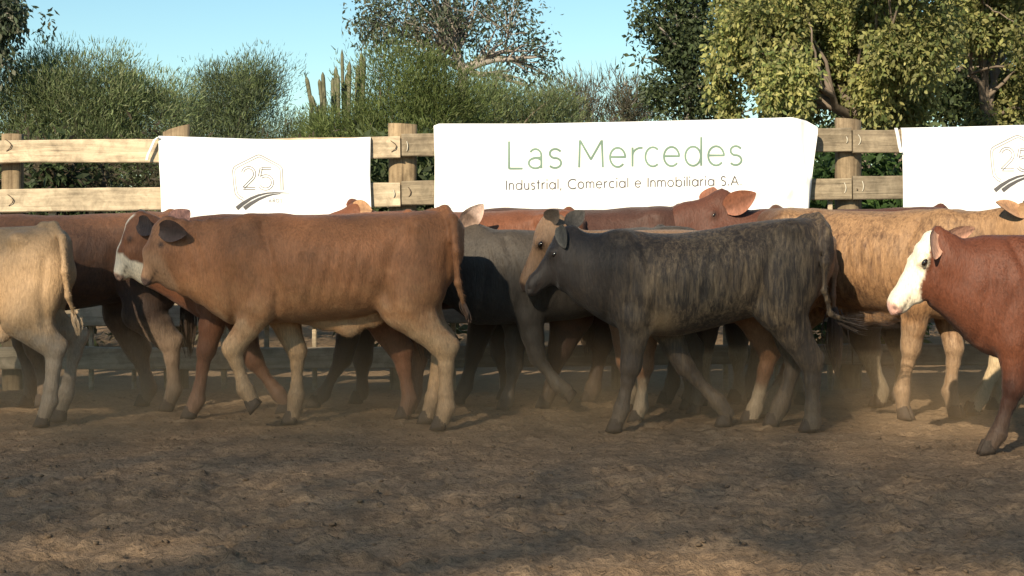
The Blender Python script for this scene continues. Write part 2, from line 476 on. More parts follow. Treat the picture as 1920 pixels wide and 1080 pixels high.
# ------------------------------------------------------------------ banners
class Banner:
    def __init__(s, name, label, top, bottom, left, right, Y, fold, folds_right=False):
        """top / bottom: photo y as polyline over x; left / right: photo x as polyline over y"""
        s.top, s.bot, s.left, s.right, s.Y, s.fold, s.fr = top, bottom, left, right, Y, fold, folds_right
        s.root = bpy.data.objects.new(name, None)
        s.root.location = s.surf(0.5, 1.0) ; s.root.location.z = 0
        put(s.root); tag(s.root, label, "banner", "cloth banners hung on the corral fence")
        nu, nv = 150, 44
        V = []
        for j in range(nv + 4):
            for i in range(nu + 1):
                u = i / nu
                if j <= nv:
                    V.append(s.surf(u, 1 - j / nv) - s.root.location)
                else:                                   # hem folded back over the top board
                    p = s.surf(u, 0.0); k = j - nv
                    V.append(Vector((p.x, p.y + 0.022 * k, p.z + (0.004, -0.004, -0.03)[k - 1])) - s.root.location)
        Q = []
        W = nu + 1
        for j in range(nv + 3):
            for i in range(nu):
                Q.append((j * W + i, j * W + i + 1, (j + 1) * W + i + 1, (j + 1) * W + i))
        me = np_mesh("cloth", [tuple(v) for v in V], Q, M_CLOTH)
        o = bpy.data.objects.new("cloth", me)
        put(o, s.root)
        sm = o.modifiers.new("thickness", 'SOLIDIFY'); sm.thickness = 0.0015; sm.offset = 1.0
    @staticmethod
    def pl(tab, x):
        return float(np.interp(x, [a for a, _ in tab], [b for _, b in tab]))
    def uv_px(s, u, v):
        y0 = s.pl(s.top, s.top[0][0] + u * (s.top[-1][0] - s.top[0][0]))
        y1 = s.pl(s.bot, s.bot[0][0] + u * (s.bot[-1][0] - s.bot[0][0]))
        y = y0 + (y1 - y0) * v
        x0, x1 = s.pl(s.left, y), s.pl(s.right, y)
        return x0 + (x1 - x0) * u, y
    def off(s, px, py):
        """distance the cloth stands off from the boards at a photo point"""
        h = 0.006 * math.sin(px * 0.021 + py * 0.013 + s.fold) + 0.004 * math.sin(px * 0.047 - py * 0.02 + 2 * s.fold)
        h += 0.0035 * math.sin(px * 0.09 + 0.05 * py + s.fold)
        if s.fr:
            t = float(smoothstep(1420, 1535, px))
            h += t * 0.038 * math.sin((px - 0.10 * (py - 240)) * 0.19) + t * 0.02 * math.sin((px + 0.25 * py) * 0.11)
            d = (px - 1340) - (py - 420) * -1.3
            h += 0.022 * math.exp(-(d / 14) ** 2) * float(smoothstep(300, 380, py))
            h += 0.018 * math.exp(-((d - 60) / 14) ** 2) * float(smoothstep(280, 370, py))
            h += t * 0.058 + 0.02 * float(smoothstep(1330, 1420, px))
        return 0.010 + h
    def pt(s, px, py, lift=0.0):
        Y = s.Y - s.off(px, py) - 0.012
        p = P3(px, py, Y)
        p.y -= lift
        return p
    def surf(s, u, v):
        px, py = s.uv_px(u, v)
        return s.pt(px, py)
    def strokes(s, name, polylines, mat, label=None):
        """flat print: polylines [(points, widths)] in photo pixels laid on the cloth"""
        V, Q = [], []
        for pts, wd in polylines:
            pts = np.array(pts, float)
            d = np.concatenate([[0], np.cumsum(np.hypot(*np.diff(pts, axis=0).T))])
            n = max(2, int(d[-1] / 2.0) + 1)
            ss = np.linspace(0, d[-1], n)
            P = np.stack([np.interp(ss, d, pts[:, 0]), np.interp(ss, d, pts[:, 1])], -1)
            T = np.gradient(P, axis=0); T /= np.maximum(np.hypot(T[:, 0], T[:, 1]), 1e-6)[:, None]
            wid = np.interp(ss / max(d[-1], 1e-6), np.linspace(0, 1, len(wd)), wd) if isinstance(wd, (list, tuple)) else np.full(n, wd)
            N = np.stack([-T[:, 1], T[:, 0]], -1)
            b = len(V)
            for k in range(n):
                for sg in (-1, 1):
                    x, y = P[k] + N[k] * sg * wid[k] / 2
                    V.append(tuple(s.pt(x, y, 0.0035) - s.root.location))
            for k in range(n - 1):
                Q.append((b + 2 * k, b + 2 * k + 1, b + 2 * k + 3, b + 2 * k + 2))
        o = bpy.data.objects.new(name, np_mesh(name, V, Q, mat, smooth=False))
        put(o, s.root)
        if label: o["label"] = label
        return o
    def letters(s, groups, mat):
        for lines in groups:
            if lines: s.strokes("letter", lines, mat)
    def ribbon(s, pts, w):
        V, Q = [], []
        for k, (x, y) in enumerate(pts):
            p = P3(x, y, s.Y - 0.035)
            V += [tuple(p + Vector((-w / 2, 0, 0)) - s.root.location), tuple(p + Vector((w / 2, -0.004, 0)) - s.root.location),
                  tuple(p + Vector((w / 2, 0.004, 0)) - s.root.location), tuple(p + Vector((-w / 2, 0.006, 0)) - s.root.location)]
        for k in range(len(pts) - 1):
            for e in range(4):
                Q.append((4 * k + e, 4 * k + (e + 1) % 4, 4 * k + 4 + (e + 1) % 4, 4 * k + 4 + e))
        o = bpy.data.objects.new("tie_ribbon", np_mesh("tie_ribbon", V, Q, M_CLOTH))
        put(o, s.root)

def arc(cx, cy, rx, ry, a0, a1, n=14):
    return [(cx + rx * math.cos(R(a0 + (a1 - a0) * k / n)), cy - ry * math.sin(R(a0 + (a1 - a0) * k / n))) for k in range(n + 1)]

def glyph(ch):
    """monoline letters: unit x-height = 1 (baseline 0, y down is negative up), returns (width, polylines)"""
    X, C, A = 1.0, 1.42, 1.5
    def ln(*p): return [(x, -y) for x, y in p]
    r = 0.42
    bowl = lambda cx: arc(cx, -0.5, r, 0.5, 0, 360, 24)
    G = {
        'I': (0.12, [ln((0.06, 0), (0.06, C))]), 'L': (0.78, [ln((0.04, C), (0.04, 0), (0.78, 0))]),
        'M': (1.25, [ln((0.02, 0), (0.06, C), (0.62, 0.42), (1.18, C), (1.23, 0))]),
        'C': (1.15, [arc(0.71, -0.71, 0.70, 0.72, 48, 312, 24)]),
        'S': (0.72, [[(0.66, -1.22)] + arc(0.36, -1.07, 0.30, 0.33, 40, 270, 14)[0:] + arc(0.36, -0.37, 0.33, 0.37, 90, -140, 14)]),
        'A': (1.1, [ln((0.0, 0), (0.55, C), (1.1, 0)), ln((0.2, 0.5), (0.9, 0.5))]),
        'n': (0.72, [ln((0.04, 0), (0.04, X)), arc(0.36, -0.64, 0.32, 0.36, 180, 0) + [(0.68, 0)]]),
        'm': (1.2, [ln((0.04, 0), (0.04, X)), arc(0.32, -0.68, 0.28, 0.32, 180, 0) + [(0.60, 0)], arc(0.88, -0.68, 0.28, 0.32, 180, 0) + [(1.16, 0)]]),
        'u': (0.72, [[(0.04, -X)] + arc(0.36, -0.36, 0.32, 0.36, 180, 360), ln((0.68, X), (0.68, 0))]),
        'd': (0.92, [bowl(0.44), ln((0.88, A), (0.88, 0))]), 'b': (0.92, [bowl(0.48), ln((0.04, A), (0.04, 0))]),
        'a': (0.92, [bowl(0.44), ln((0.88, X), (0.88, 0))]), 'o': (0.9, [bowl(0.45)]),
        'e': (0.88, [[(0.03, -0.52), (0.85, -0.52)] + arc(0.44, -0.5, 0.42, 0.5, 0, 318, 22)]),
        'c': (0.80, [arc(0.46, -0.5, 0.43, 0.5, 48, 312, 20)]),
        's': (0.56, [[(0.52, -0.86)] + arc(0.29, -0.75, 0.23, 0.24, 40, 265, 12) + arc(0.28, -0.26, 0.26, 0.26, 85, -145, 12)]),
        'r': (0.42, [ln((0.04, 0), (0.04, X)), arc(0.40, -0.58, 0.36, 0.40, 180, 80, 8)]),
        't': (0.42, [ln((0.2, 1.4), (0.2, 0)), ln((0.0, X), (0.4, X))]),
        'i': (0.1, [ln((0.05, 0), (0.05, X)), ln((0.05, 1.28), (0.05, 1.48))]), 'l': (0.1, [ln((0.05, 0), (0.05, A))]),
        ',': (0.14, [ln((0.10, 0.1), (0.02, -0.26))]), '.': (0.16, [ln((0.08, 0.0), (0.08, 0.2))]), ' ': (0.4, []),
    }
    return G[ch]

# banner 1: the anniversary emblem on the left
def emblem(b, dx, dy, k):
    f = lambda x, y: (484 + dx + (x - 484) * k, 340 + dy + (y - 340) * k)
    m = lambda pts: [f(x, y) for x, y in pts]
    hexo = [(456, 376), (447, 371), (441, 364), (438, 345), (436, 320), (438, 314), (443, 310), (479, 292), (485, 290), (491, 292), (525, 310), (529, 315), (530, 325), (531, 356)]
    hexi = [(457, 372), (449, 367), (445, 361), (442, 345), (440, 321), (442, 316), (447, 313), (481, 296), (486, 294), (491, 296), (521, 312), (525, 317), (526, 327), (527, 356)]
    b.strokes("emblem_outline", [(m(hexo), 1.5), (m(hexi), 1.2)], M_FAINT)
    def dbl(path, o):
        p = np.array(path, float); t = np.gradient(p, axis=0); t /= np.maximum(np.hypot(t[:, 0], t[:, 1]), 1e-6)[:, None]
        nrm = np.stack([-t[:, 1], t[:, 0]], -1)
        return [(m(p + nrm * o), 1.3), (m(p - nrm * o), 1.3)]
    two = arc(466, 326, 11.5, 12, 165, -25, 16) + [(474, 335), (457, 352)]
    two2 = [(456, 353), (466, 353), (479, 353)]
    five1 = [(509, 315.5), (498, 315.5), (490, 315.5)]
    five2 = [(490, 315), (488, 324), (486.5, 331)]
    five3 = arc(498, 342, 13, 12.5, 130, -150, 20)
    b.strokes("digit", dbl(two, 2.1) + dbl(two2, 2.0), M_PALE)
    b.strokes("digit", dbl(five1, 2.0) + dbl(five2, 2.1) + dbl(five3, 2.1), M_PALE)
    sw = lambda x: x
    s1 = [(444, 391), (455, 382), (470, 372.5), (485, 366), (500, 362.3), (515, 361), (528, 361.3), (543, 362.3)]
    s2 = [(458, 391), (470, 382), (485, 373.5), (500, 367.5), (512, 364.5), (526, 363.2)]
    b.strokes("road_swoosh", [(m(s1), [8, 7, 5.5, 4.5, 3.2, 2.2, 1.4, 0.5])], M_GREY)
    b.strokes("road_swoosh", [(m(s2), [8, 7, 5.5, 4.2, 2.6, 0.8])], M_GREY)
    lines, x = [], 504.0
    for ch in "A\u00d1OS":
        if ch == '\u00d1': w, pl = 0.72, [[(0.04, 0), (0.04, -1.4), (0.68, 0), (0.68, -1.4)], [(0.1, -1.65), (0.3, -1.8), (0.45, -1.65), (0.65, -1.8)]]
        elif ch == 'O': w, pl = 1.3, [arc(0.65, -0.7, 0.62, 0.7, 0, 360, 16)]
        else: w, pl = glyph(ch)
        lines.append([(m([(x + a * 4.6, 379.5 + c * 4.6) for a, c in p]), 0.9) for p in pl])
        x += (w + 0.55) * 4.6
    b.letters(lines, M_FAINT)

BY = FY - 0.045
b1 = Banner("banner", "white cloth banner showing the whole 25 emblem, hanging above the tan steer",
            [(297, 256), (420, 260), (545, 264), (640, 261), (695, 258)], [(297, 462), (695, 458)],
            [(256, 297), (300, 298), (350, 301), (412, 303), (470, 306)], [(256, 695), (330, 694), (410, 697), (470, 699)], BY, 0.4)
emblem(b1, 0, 0, 1.0)
b1.ribbon([(297, 257), (290, 262), (284, 276), (277, 291), (275, 300)], 0.016)
b2 = Banner("banner", "wide white cloth banner lettered Las Mercedes in green",
            [(812, 237), (822, 233), (1000, 233), (1200, 229), (1400, 224), (1490, 221), (1515, 227), (1535, 239)], [(812, 462), (1520, 452)],
            [(233, 813), (300, 815), (470, 814)], [(225, 1531), (245, 1534), (320, 1524), (400, 1516), (460, 1514)], BY, 1.7, True)
LM = [('L', 952, 981), ('a2', 989, 1018), ('s', 1027, 1054), ('M', 1084, 1132), ('e', 1142, 1174), ('r', 1183, 1204), ('c', 1208, 1236), ('e', 1243, 1275), ('d', 1283, 1317), ('e', 1326, 1359), ('s', 1366, 1392)]
lines = []
for ch, x0, x1 in LM:
    base = 316 - 7 * (x0 - 952) / 440.0
    if ch == 'a2':                                       # double-storey a
        w, pl = 0.78, [arc(0.40, -0.66, 0.32, 0.34, 150, 0, 12) + [(0.72, 0)], arc(0.40, -0.27, 0.36, 0.27, 40, 330, 18), [(0.72, -0.56), (0.42, -0.55), (0.2, -0.48)]]
    else:
        w, pl = glyph(ch)
    sx = (x1 - x0 - 2) / w
    lines.append([([(x0 + 1 + a * sx, base + c * 36.0) for a, c in p], 4.0) for p in pl])
b2.letters(lines, M_GREEN)
txt = "Industrial, Comercial e Inmobiliaria S.A."
tot = sum(glyph(c)[0] + 0.30 for c in txt)
sx = (1394 - 949) / tot
x, lines = 949.0, []
for ch in txt:
    w, pl = glyph(ch)
    base = 356 - 9 * (x - 949) / 445.0
    lines.append([([(x + a * sx, base + c * 12.3) for a, c in p], 2.1) for p in pl])
    x += (w + 0.30) * sx
b2.letters(lines, M_GREY)
b3 = Banner("banner", "white cloth banner with a partly visible 25 emblem at the right edge",
            [(1690, 241), (1800, 239), (1900, 236), (2100, 232)], [(1690, 458), (2100, 450)],
            [(236, 1690), (290, 1692), (340, 1693), (460, 1694)], [(230, 2100), (460, 2100)], BY, 3.1)
emblem(b3, 1422, -35, 1.03)
b3.ribbon([(1680, 240), (1683, 252), (1685, 263), (1687, 275), (1690, 286)], 0.020)

# ------------------------------------------------------------------ cattle
def smin(a, b, k):
    h = np.clip(0.5 + 0.5 * (b - a) / k, 0, 1)
    return b + (a - b) * h - k * h * (1 - h)

class Field:
    """signed distance grid that body volumes are blended into"""
    def __init__(s, lo, hi, step):
        s.lo, s.step = np.array(lo, float), step
        s.n = np.ceil((np.array(hi) - s.lo) / step).astype(int) + 1
        s.ax = [s.lo[k] + step * np.arange(s.n[k]) for k in range(3)]
        s.F = np.full(s.n, 0.5, np.float32)
    def sub(s, lo, hi):
        sl = []
        for k in range(3):
            a = int(np.clip(np.floor((lo[k] - s.lo[k]) / s.step), 0, s.n[k] - 1)); b = int(np.clip(np.ceil((hi[k] - s.lo[k]) / s.step) + 1, 1, s.n[k]))
            sl.append(slice(a, max(b, a + 1)))
        return tuple(sl), s.ax[0][sl[0]][:, None, None], s.ax[1][sl[1]][None, :, None], s.ax[2][sl[2]][None, None, :]
    def add(s, sl, d, k):
        s.F[sl] = smin(s.F[sl], d.astype(np.float32), k)
    def seg(s, a, b, ra0, rb0, ra1, rb1, k):
        a, b = np.array(a, float), np.array(b, float)
        m = max(ra0, rb0, ra1, rb1) + 0.09
        sl, x, y, z = s.sub(np.minimum(a, b) - m, np.maximum(a, b) + m)
        ab = b - a; L2 = max(float(ab @ ab), 1e-9)
        t = np.clip(((x - a[0]) * ab[0] + (y - a[1]) * ab[1] + (z - a[2]) * ab[2]) / L2, 0, 1)
        dx, dy, dz = x - a[0] - t * ab[0], y - a[1] - t * ab[1], z - a[2] - t * ab[2]
        ra, rb = ra0 + (ra1 - ra0) * t, rb0 + (rb1 - rb0) * t
        d = (np.sqrt((dx * dx + dz * dz) / ra ** 2 + dy * dy / rb ** 2) - 1) * np.minimum(ra, rb)
        s.add(sl, d, k)
    def chain(s, pts, k):
        for (a, ra0, rb0), (b, ra1, rb1) in zip(pts[:-1], pts[1:]):
            s.seg(a, b, ra0, rb0, ra1, rb1, k)
    def ball(s, c, r, k):
        c = np.array(c, float); r = np.array(r, float) * np.ones(3); m = r.max() + 0.09
        sl, x, y, z = s.sub(c - m, c + m)
        d = (np.sqrt(((x - c[0]) / r[0]) ** 2 + ((y - c[1]) / r[1]) ** 2 + ((z - c[2]) / r[2]) ** 2) - 1) * r.min()
        s.add(sl, d, k)
    def dent(s, c, r, k):
        c = np.array(c, float); r = np.array(r, float) * np.ones(3); m = r.max() + 0.06
        sl, x, y, z = s.sub(c - m, c + m)
        d = (np.sqrt(((x - c[0]) / r[0]) ** 2 + ((y - c[1]) / r[1]) ** 2 + ((z - c[2]) / r[2]) ** 2) - 1) * r.min()
        s.F[sl] = -smin(-s.F[sl], d.astype(np.float32), k)
    def loft(s, st, k):
        """sections (u, z top, z bottom, half width) along u"""
        st = np.array(sorted(st), float)
        sl, x, y, z = s.sub((st[0, 0] - 0.1, -1, st[:, 2].min() - 0.1), (st[-1, 0] + 0.1, 1, st[:, 1].max() + 0.1))
        xs = x[:, 0, 0]; xc = np.clip(xs, st[0, 0], st[-1, 0])
        def sm(col):
            v = np.interp(np.linspace(st[0, 0], st[-1, 0], 240), st[:, 0], st[:, col])
            v = np.convolve(np.pad(v, 6, 'edge'), np.hanning(13) / np.hanning(13).sum(), 'valid')
            return np.interp(xc, np.linspace(st[0, 0], st[-1, 0], 240), v)[:, None, None]
        top, bot, hw = sm(1), sm(2), sm(3)
        zc = bot + 0.50 * (top - bot)
        up = z > zc
        hz = np.where(up, top - zc, zc - bot)
        p = np.where(up, 2.15, 2.35)
        q = ((np.abs(y) / hw) ** p + (np.abs(z - zc) / hz) ** p) ** (1 / p)
        d = (q - 1) * np.minimum(hw, hz)
        ex = np.abs(xs - xc)[:, None, None]
        d = np.where(ex > 0, np.sqrt(np.maximum(d, 0) ** 2 + ex ** 2), d)
        s.add(sl, d, k)
    def head(s, poll, a, n, l, L, k, deep=1.08):
        T = np.array([(-0.10, -0.03, -0.34, .12), (0.0, 0.015, -0.42, .155), (0.14, 0.030, -0.53, .185), (0.30, 0.018, -0.55, .195), (0.42, 0.0, -0.52, .175), (0.56, -0.015, -0.44, .140),
                      (0.70, -0.03, -0.335, .118), (0.82, -0.03, -0.30, .128), (0.93, -0.05, -0.285, .130), (0.99, -0.09, -0.255, .105), (1.03, -0.14, -0.22, .06)])
        T[:, 2] *= 1 + (deep - 1) * np.clip((0.86 - T[:, 0]) / 0.25, 0, 1)
        T = T.copy(); T[:, 1:] *= L; T[:, 0] *= L
        c = poll + a * L * 0.5 - n * L * 0.2; m = L * 0.85
        sl, x, y, z = s.sub(c - m, c + m)
        dx, dy, dz = x - poll[0], y - poll[1], z - poll[2]
        t = dx * a[0] + dy * a[1] + dz * a[2]; nn = dx * n[0] + dy * n[1] + dz * n[2]; ll = dx * l[0] + dy * l[1] + dz * l[2]
        tc = np.clip(t, T[0, 0], T[-1, 0])
        top, bot, hw = (np.interp(tc, T[:, 0], T[:, j]) for j in (1, 2, 3))
        zc = bot + 0.55 * (top - bot); up = nn > zc
        hz = np.where(up, top - zc, zc - bot)
        p = 2.5
        taper = np.where(up, 1.0, 1.0 - 0.25 * np.clip((zc - nn) / np.maximum(hz, 1e-4), 0, 1))
        q = ((np.abs(ll) / (hw * taper)) ** p + (np.abs(nn - zc) / hz) ** p) ** (1 / p)
        d = (q - 1) * np.minimum(hw, hz)
        ex = np.abs(t - tc); d = np.where(ex > 0, np.sqrt(np.maximum(d, 0) ** 2 + ex ** 2), d)
        mouth = np.exp(-((nn + 0.215 * L + 0.06 * (t - 0.9 * L)) / 0.006) ** 2) * smoothstep(0.70 * L, 0.78 * L, t)
        d = d + 0.005 * mouth
        s.add(sl, d, k)
    def mesh(s):
        F = s.F
        F = F + 0  # copy
        ins = F < 0
        c = np.zeros(np.array(F.shape) - 1, np.int8)
        for i in (0, 1):
            for j in (0, 1):
                for k in (0, 1):
                    c += ins[i:F.shape[0] - 1 + i, j:F.shape[1] - 1 + j, k:F.shape[2] - 1 + k]
        act = np.argwhere((c > 0) & (c < 8))
        vid = np.full(c.shape, -1, np.int64); vid[tuple(act.T)] = np.arange(len(act))
        acc = np.zeros((len(act), 3)); cnt = np.zeros(len(act))
        corners = [(i, j, k) for i in (0, 1) for j in (0, 1) for k in (0, 1)]
        for p in corners:
            for ax in range(3):
                if p[ax] == 1: continue
                qn = list(p); qn[ax] = 1
                f0 = F[act[:, 0] + p[0], act[:, 1] + p[1], act[:, 2] + p[2]]; f1 = F[act[:, 0] + qn[0], act[:, 1] + qn[1], act[:, 2] + qn[2]]
                m = (f0 < 0) != (f1 < 0)
                t = np.where(m, f0 / np.where(m, f0 - f1, 1), 0)
                for d in range(3):
                    acc[:, d] += np.where(m, p[d] + (t if d == ax else 0), 0)
                cnt += m
        V = s.lo + s.step * (act + acc / cnt[:, None])
        quads = []
        for ax in range(3):
            o1, o2 = [(1, 2), (2, 0), (0, 1)][ax]
            f0 = ins[tuple(slice(0, -1) if d == ax else slice(1, -1) for d in range(3))]
            f1 = ins[tuple(slice(1, None) if d == ax else slice(1, -1) for d in range(3))]
            for flip, mm in ((False, f0 & ~f1), (True, ~f0 & f1)):
                e = np.argwhere(mm)
                if not len(e): continue
                base = e.copy()
                for d in range(3):
                    if d != ax: base[:, d] += 1
                def at(a, b):
                    w = base.copy(); w[:, o1] -= a; w[:, o2] -= b
                    return vid[tuple(w.T)]
                qd = [at(1, 1), at(0, 1), at(0, 0), at(1, 0)]
                if flip: qd = qd[::-1]
                quads.append(np.stack(qd, -1))
        return V, np.concatenate(quads)

HALFW = [(866, .07), (855, .125), (835, .165), (800, .195), (760, .205), (715, .218), (650, .238), (580, .242), (520, .225), (470, .192), (430, .158), (400, .125), (370, .104), (340, .092), (310, .084), (290, .072)]
TOPC = [(866, 424), (855, 409), (835, 399), (800, 395), (760, 398), (715, 401), (650, 403), (580, 403), (520, 401), (470, 401), (430, 405), (400, 409), (370, 412), (340, 415), (310, 420), (290, 430)]
BOTC = [(866, 480), (855, 520), (835, 545), (800, 562), (760, 574), (715, 585), (650, 597), (580, 603), (520, 606), (470, 610), (430, 608), (400, 588), (370, 568), (340, 552), (310, 538), (290, 520)]
S0 = 3000.0 / 8.25
def c2m(x, y, size=1.0): return (x - 630) / S0 * size, (CAM_Z - (y - HY) / S0) * size

def ear_mesh(base, tip, width, face, cup=0.35):
    base, tip, face = (np.array(v, float) for v in (base, tip, face))
    d = tip - base; L = np.linalg.norm(d); d = d / L
    m = face - (face @ d) * d; m /= np.linalg.norm(m)
    e = np.cross(d, m)
    ns, nv = 12, 9
    V, inner = [], []
    for side in (1, 0):
        for i in range(ns + 1):
            t = i / ns
            w = width / 2 * (math.sin(math.pi * min(1, (0.06 + 0.94 * t)) ** 0.78) ** 0.75 if t < 1 else 0.02) + 0.004
            droop = -0.10 * L * t * t
            for j in range(nv):
                v = -1 + 2 * j / (nv - 1)
                off = cup * w * (v * v - 1) * (1 - 0.45 * t) + (0.0045 if side else -0.0045) * (1 - 0.6 * abs(v))
                V.append(base + d * L * t + e * w * v + m * (off + droop)); inner.append(side)
    Q = []
    for sd in (0, 1):
        o = sd * (ns + 1) * nv
        for i in range(ns):
            for j in range(nv - 1):
                a = o + i * nv + j
                f = (a, a + 1, a + nv + 1, a + nv)
                Q.append(f if sd else f[::-1])
    return np.array(V), np.array(Q), np.array(inner), np.tile(np.repeat(np.linspace(0, 1, ns + 1), nv), 2)

def hoof_mesh(size):
    V, Q, T = [], [], []
    for sg in (-1, 1):
        rings = [(0.018, 0.026, 0.0135, 0.002), (-0.004, 0.032, 0.0175, 0.006), (-0.030, 0.036, 0.0185, 0.012), (-0.052, 0.039, 0.0185, 0.017)]
        b = len(V); n = 12
        for z, ru, rw, fw in rings:
            for k in range(n):
                a = 2 * math.pi * k / n
                cu, sw_ = math.cos(a), math.sin(a)
                pt = 1.0 + (0.20 if cu < -0.6 else 0)
                V.append(((cu * ru * pt - fw) * size, (sg * 0.0195 + sw_ * rw) * size, z * size))
        for i in range(len(rings) - 1):
            for k in range(n):
                Q.append((b + i * n + (k + 1) % n, b + i * n + k, b + (i + 1) * n + k, b + (i + 1) * n + (k + 1) % n))
        V.append((-0.024 * size, sg * 0.0195 * size, -0.052 * size)); c = len(V) - 1
        for k in range(n): T.append((b + (len(rings) - 1) * n + (k + 1) % n, b + (len(rings) - 1) * n + k, c))
    return V, Q, T
HOOFS = {}
EYE_ME = None
def eye_me():
    global EYE_ME
    if EYE_ME is None:
        V, Q, T = [], [], []
        n, m = 12, 8
        for i in range(m + 1):
            th = math.pi * i / m
            for k in range(n):
                ph = 2 * math.pi * k / n
                V.append((math.sin(th) * math.cos(ph), math.sin(th) * math.sin(ph), math.cos(th)))
        for i in range(m):
            for k in range(n): Q.append((i * n + k, (i + 1) * n + k, (i + 1) * n + (k + 1) % n, i * n + (k + 1) % n))
        EYE_ME = np_mesh("eye", V, Q, M_EYE)
    return EYE_ME

def lerp(a, b, t): return np.array(a, float) + (np.array(b, float) - np.array(a, float)) * t

def make_calf(label, Y, rump_px, coat, size=1.0, legs=None, head=None, ears=None, tail=None, body=None, sheath=None, yaw=0.0, step=0.0115,
              neck_shift=None, switch_col=(0.06, 0.04, 0.03), tail_r=1.0, world_x=None, switch_pts=None, folds=0.0, hair=20000, deep=1.08, sheath_w=.022, tuft=1.0):
    """A walking young bovine, built facing left (-x). Leg, head and tail joints are read off the photo at the animal's own distance."""
    sc = F_PX / Y
    # X of the template origin (photo column 630 of the tan steer) for this animal
    X0 = (rump_px - CX) / sc - (866 - 630) / S0 * size if world_x is None else world_x
    def m(px, py, w=0.0):
        yy = Y + w
        return np.array(((px - CX) * yy / F_PX - X0, w, CAM_Z - (py - HY) * yy / F_PX))
    if yaw:
        def m(px, py, w=0.0):                              # template coordinates only
            u, z = c2m(px, py, size); return np.array((u, w, z))
    tm = lambda px, py, w=0.0: np.array((c2m(px, py, size)[0], w, c2m(px, py, size)[1]))
    # body sections
    if body:
        tops, bots = body
        st = []
        xs = sorted(set([x for x, _ in tops] + [x for x, _ in bots]))
        lo, hi = tops[0][0], tops[-1][0]
        for x in np.linspace(min(lo, hi), max(lo, hi), 22):
            tp = np.interp(x, *zip(*sorted(tops))); bt = np.interp(x, *zip(*sorted(bots)))
            p = m(x, tp); pb = m(x, bt)
            tx = 866 + (p[0] / size * S0 + 630 - 866)
            st.append((p[0], p[2], pb[2], np.interp(tx, *zip(*sorted(HALFW))) * size))
    else:
        st = []
        for (x, tp), (_, bt), (_, hw) in zip(TOPC, BOTC, HALFW):
            u, z = c2m(x, tp, size); _, zb = c2m(x, bt, size)
            if neck_shift:
                k = smoothstep(450, 300, x) * neck_shift * size; z += k; zb += k
            st.append((u, z, zb, hw * size))
    head = head or (tm(300, 420), tm(248, 536), 0)
    hp, hn = np.array(head[0], float), np.array(head[1], float)
    L = np.linalg.norm(hn - hp); a = (hn - hp) / L
    hor = np.array((a[0], a[1], 0)); hor = hor / max(np.linalg.norm(hor), 0.05)
    n0 = hor + np.array((0, 0, 0.5)); n = n0 - (n0 @ a) * a; n /= np.linalg.norm(n); l = np.cross(a, n)
    # legs: joint lists (shoulder, elbow, knee, fetlock, coronet) / (hip, stifle, hock, fetlock, coronet)
    D = dict(FN=[(468, 470), (498, 575), (470, 668), (478, 750), (470, 786)], FF=[(468, 470), (505, 575), (520, 668), (540, 745), (538, 780)],
             HN=[(795, 470), (755, 572), (828, 652), (820, 755), (808, 786)], HF=[(795, 470), (765, 572), (850, 645), (868, 742), (868, 776)])
    W = dict(FN=(-.115, -.135, -.115, -.105, -.105), FF=(.115, .135, .115, .105, .105), HN=(-.105, -.14, -.125, -.115, -.115), HF=(.105, .14, .125, .115, .115))
    lw = {}
    for key in D:
        pts = [tm(x, y, w * size) for (x, y), w in zip(D[key], W[key])]
        if legs and key in legs:
            ov = legs[key]
            for q in range(5):
                if q < len(ov) and ov[q] is not None:
                    pts[q] = m(ov[q][0], ov[q][1], W[key][q] * size)
        lw[key] = pts
    allp = np.array([p for v in lw.values() for p in v] + [hp - 0.25, hn - 0.12, hp + 0.2] + [(s_[0], 0, s_[1]) for s_ in st] + ([m(*t) for t in tail] if tail else [tm(890, 560)]))
    lo = np.minimum(allp.min(0) - 0.13, [0, -0.36 * size, 0]); hi = np.maximum(allp.max(0) + 0.13, [0, 0.36 * size, 0])
    lo[2] = max(lo[2], 0.015); lo[1] = min(lo[1], hn[1] - 0.2); hi[1] = max(hi[1], hn[1] + 0.2)
    f = Field(lo, hi, step)
    f.loft(st, 0.03)
    ru = st[0][0] if st[0][0] > st[-1][0] else st[-1][0]
    # hook bones, shoulder blades, brisket
    for sg in (-1, 1):
        f.ball(tm(782, 424, sg * .150 * size), np.array((.065, .055, .045)) * size, 0.045)
        f.ball(tm(845, 425, sg * .075 * size), np.array((.05, .04, .05)) * size, 0.06)
    for key in ("FN", "FF"):
        s_, e, k, ft, h = lw[key]
        z = size
        f.chain([(s_, .110 * z, .065 * z), (e, .078 * z, .06 * z), (lerp(e, k, .5), .055 * z, .046 * z), (lerp(e, k, .88), .044 * z, .041 * z), (k, .046 * z, .044 * z)], 0.045)
        f.chain([(k, .044 * z, .042 * z), (lerp(k, ft, .3), .034 * z, .031 * z), (lerp(k, ft, .75), .032 * z, .030 * z), (ft, .041 * z, .037 * z), (lerp(ft, h, .5), .034 * z, .034 * z), (h, .037 * z, .037 * z)], 0.018)
        sh = lerp(s_, e, -0.30); sh[1] *= 0.80
        f.chain([(sh, .085 * z, .045 * z), (s_, .10 * z, .06 * z)], 0.06)
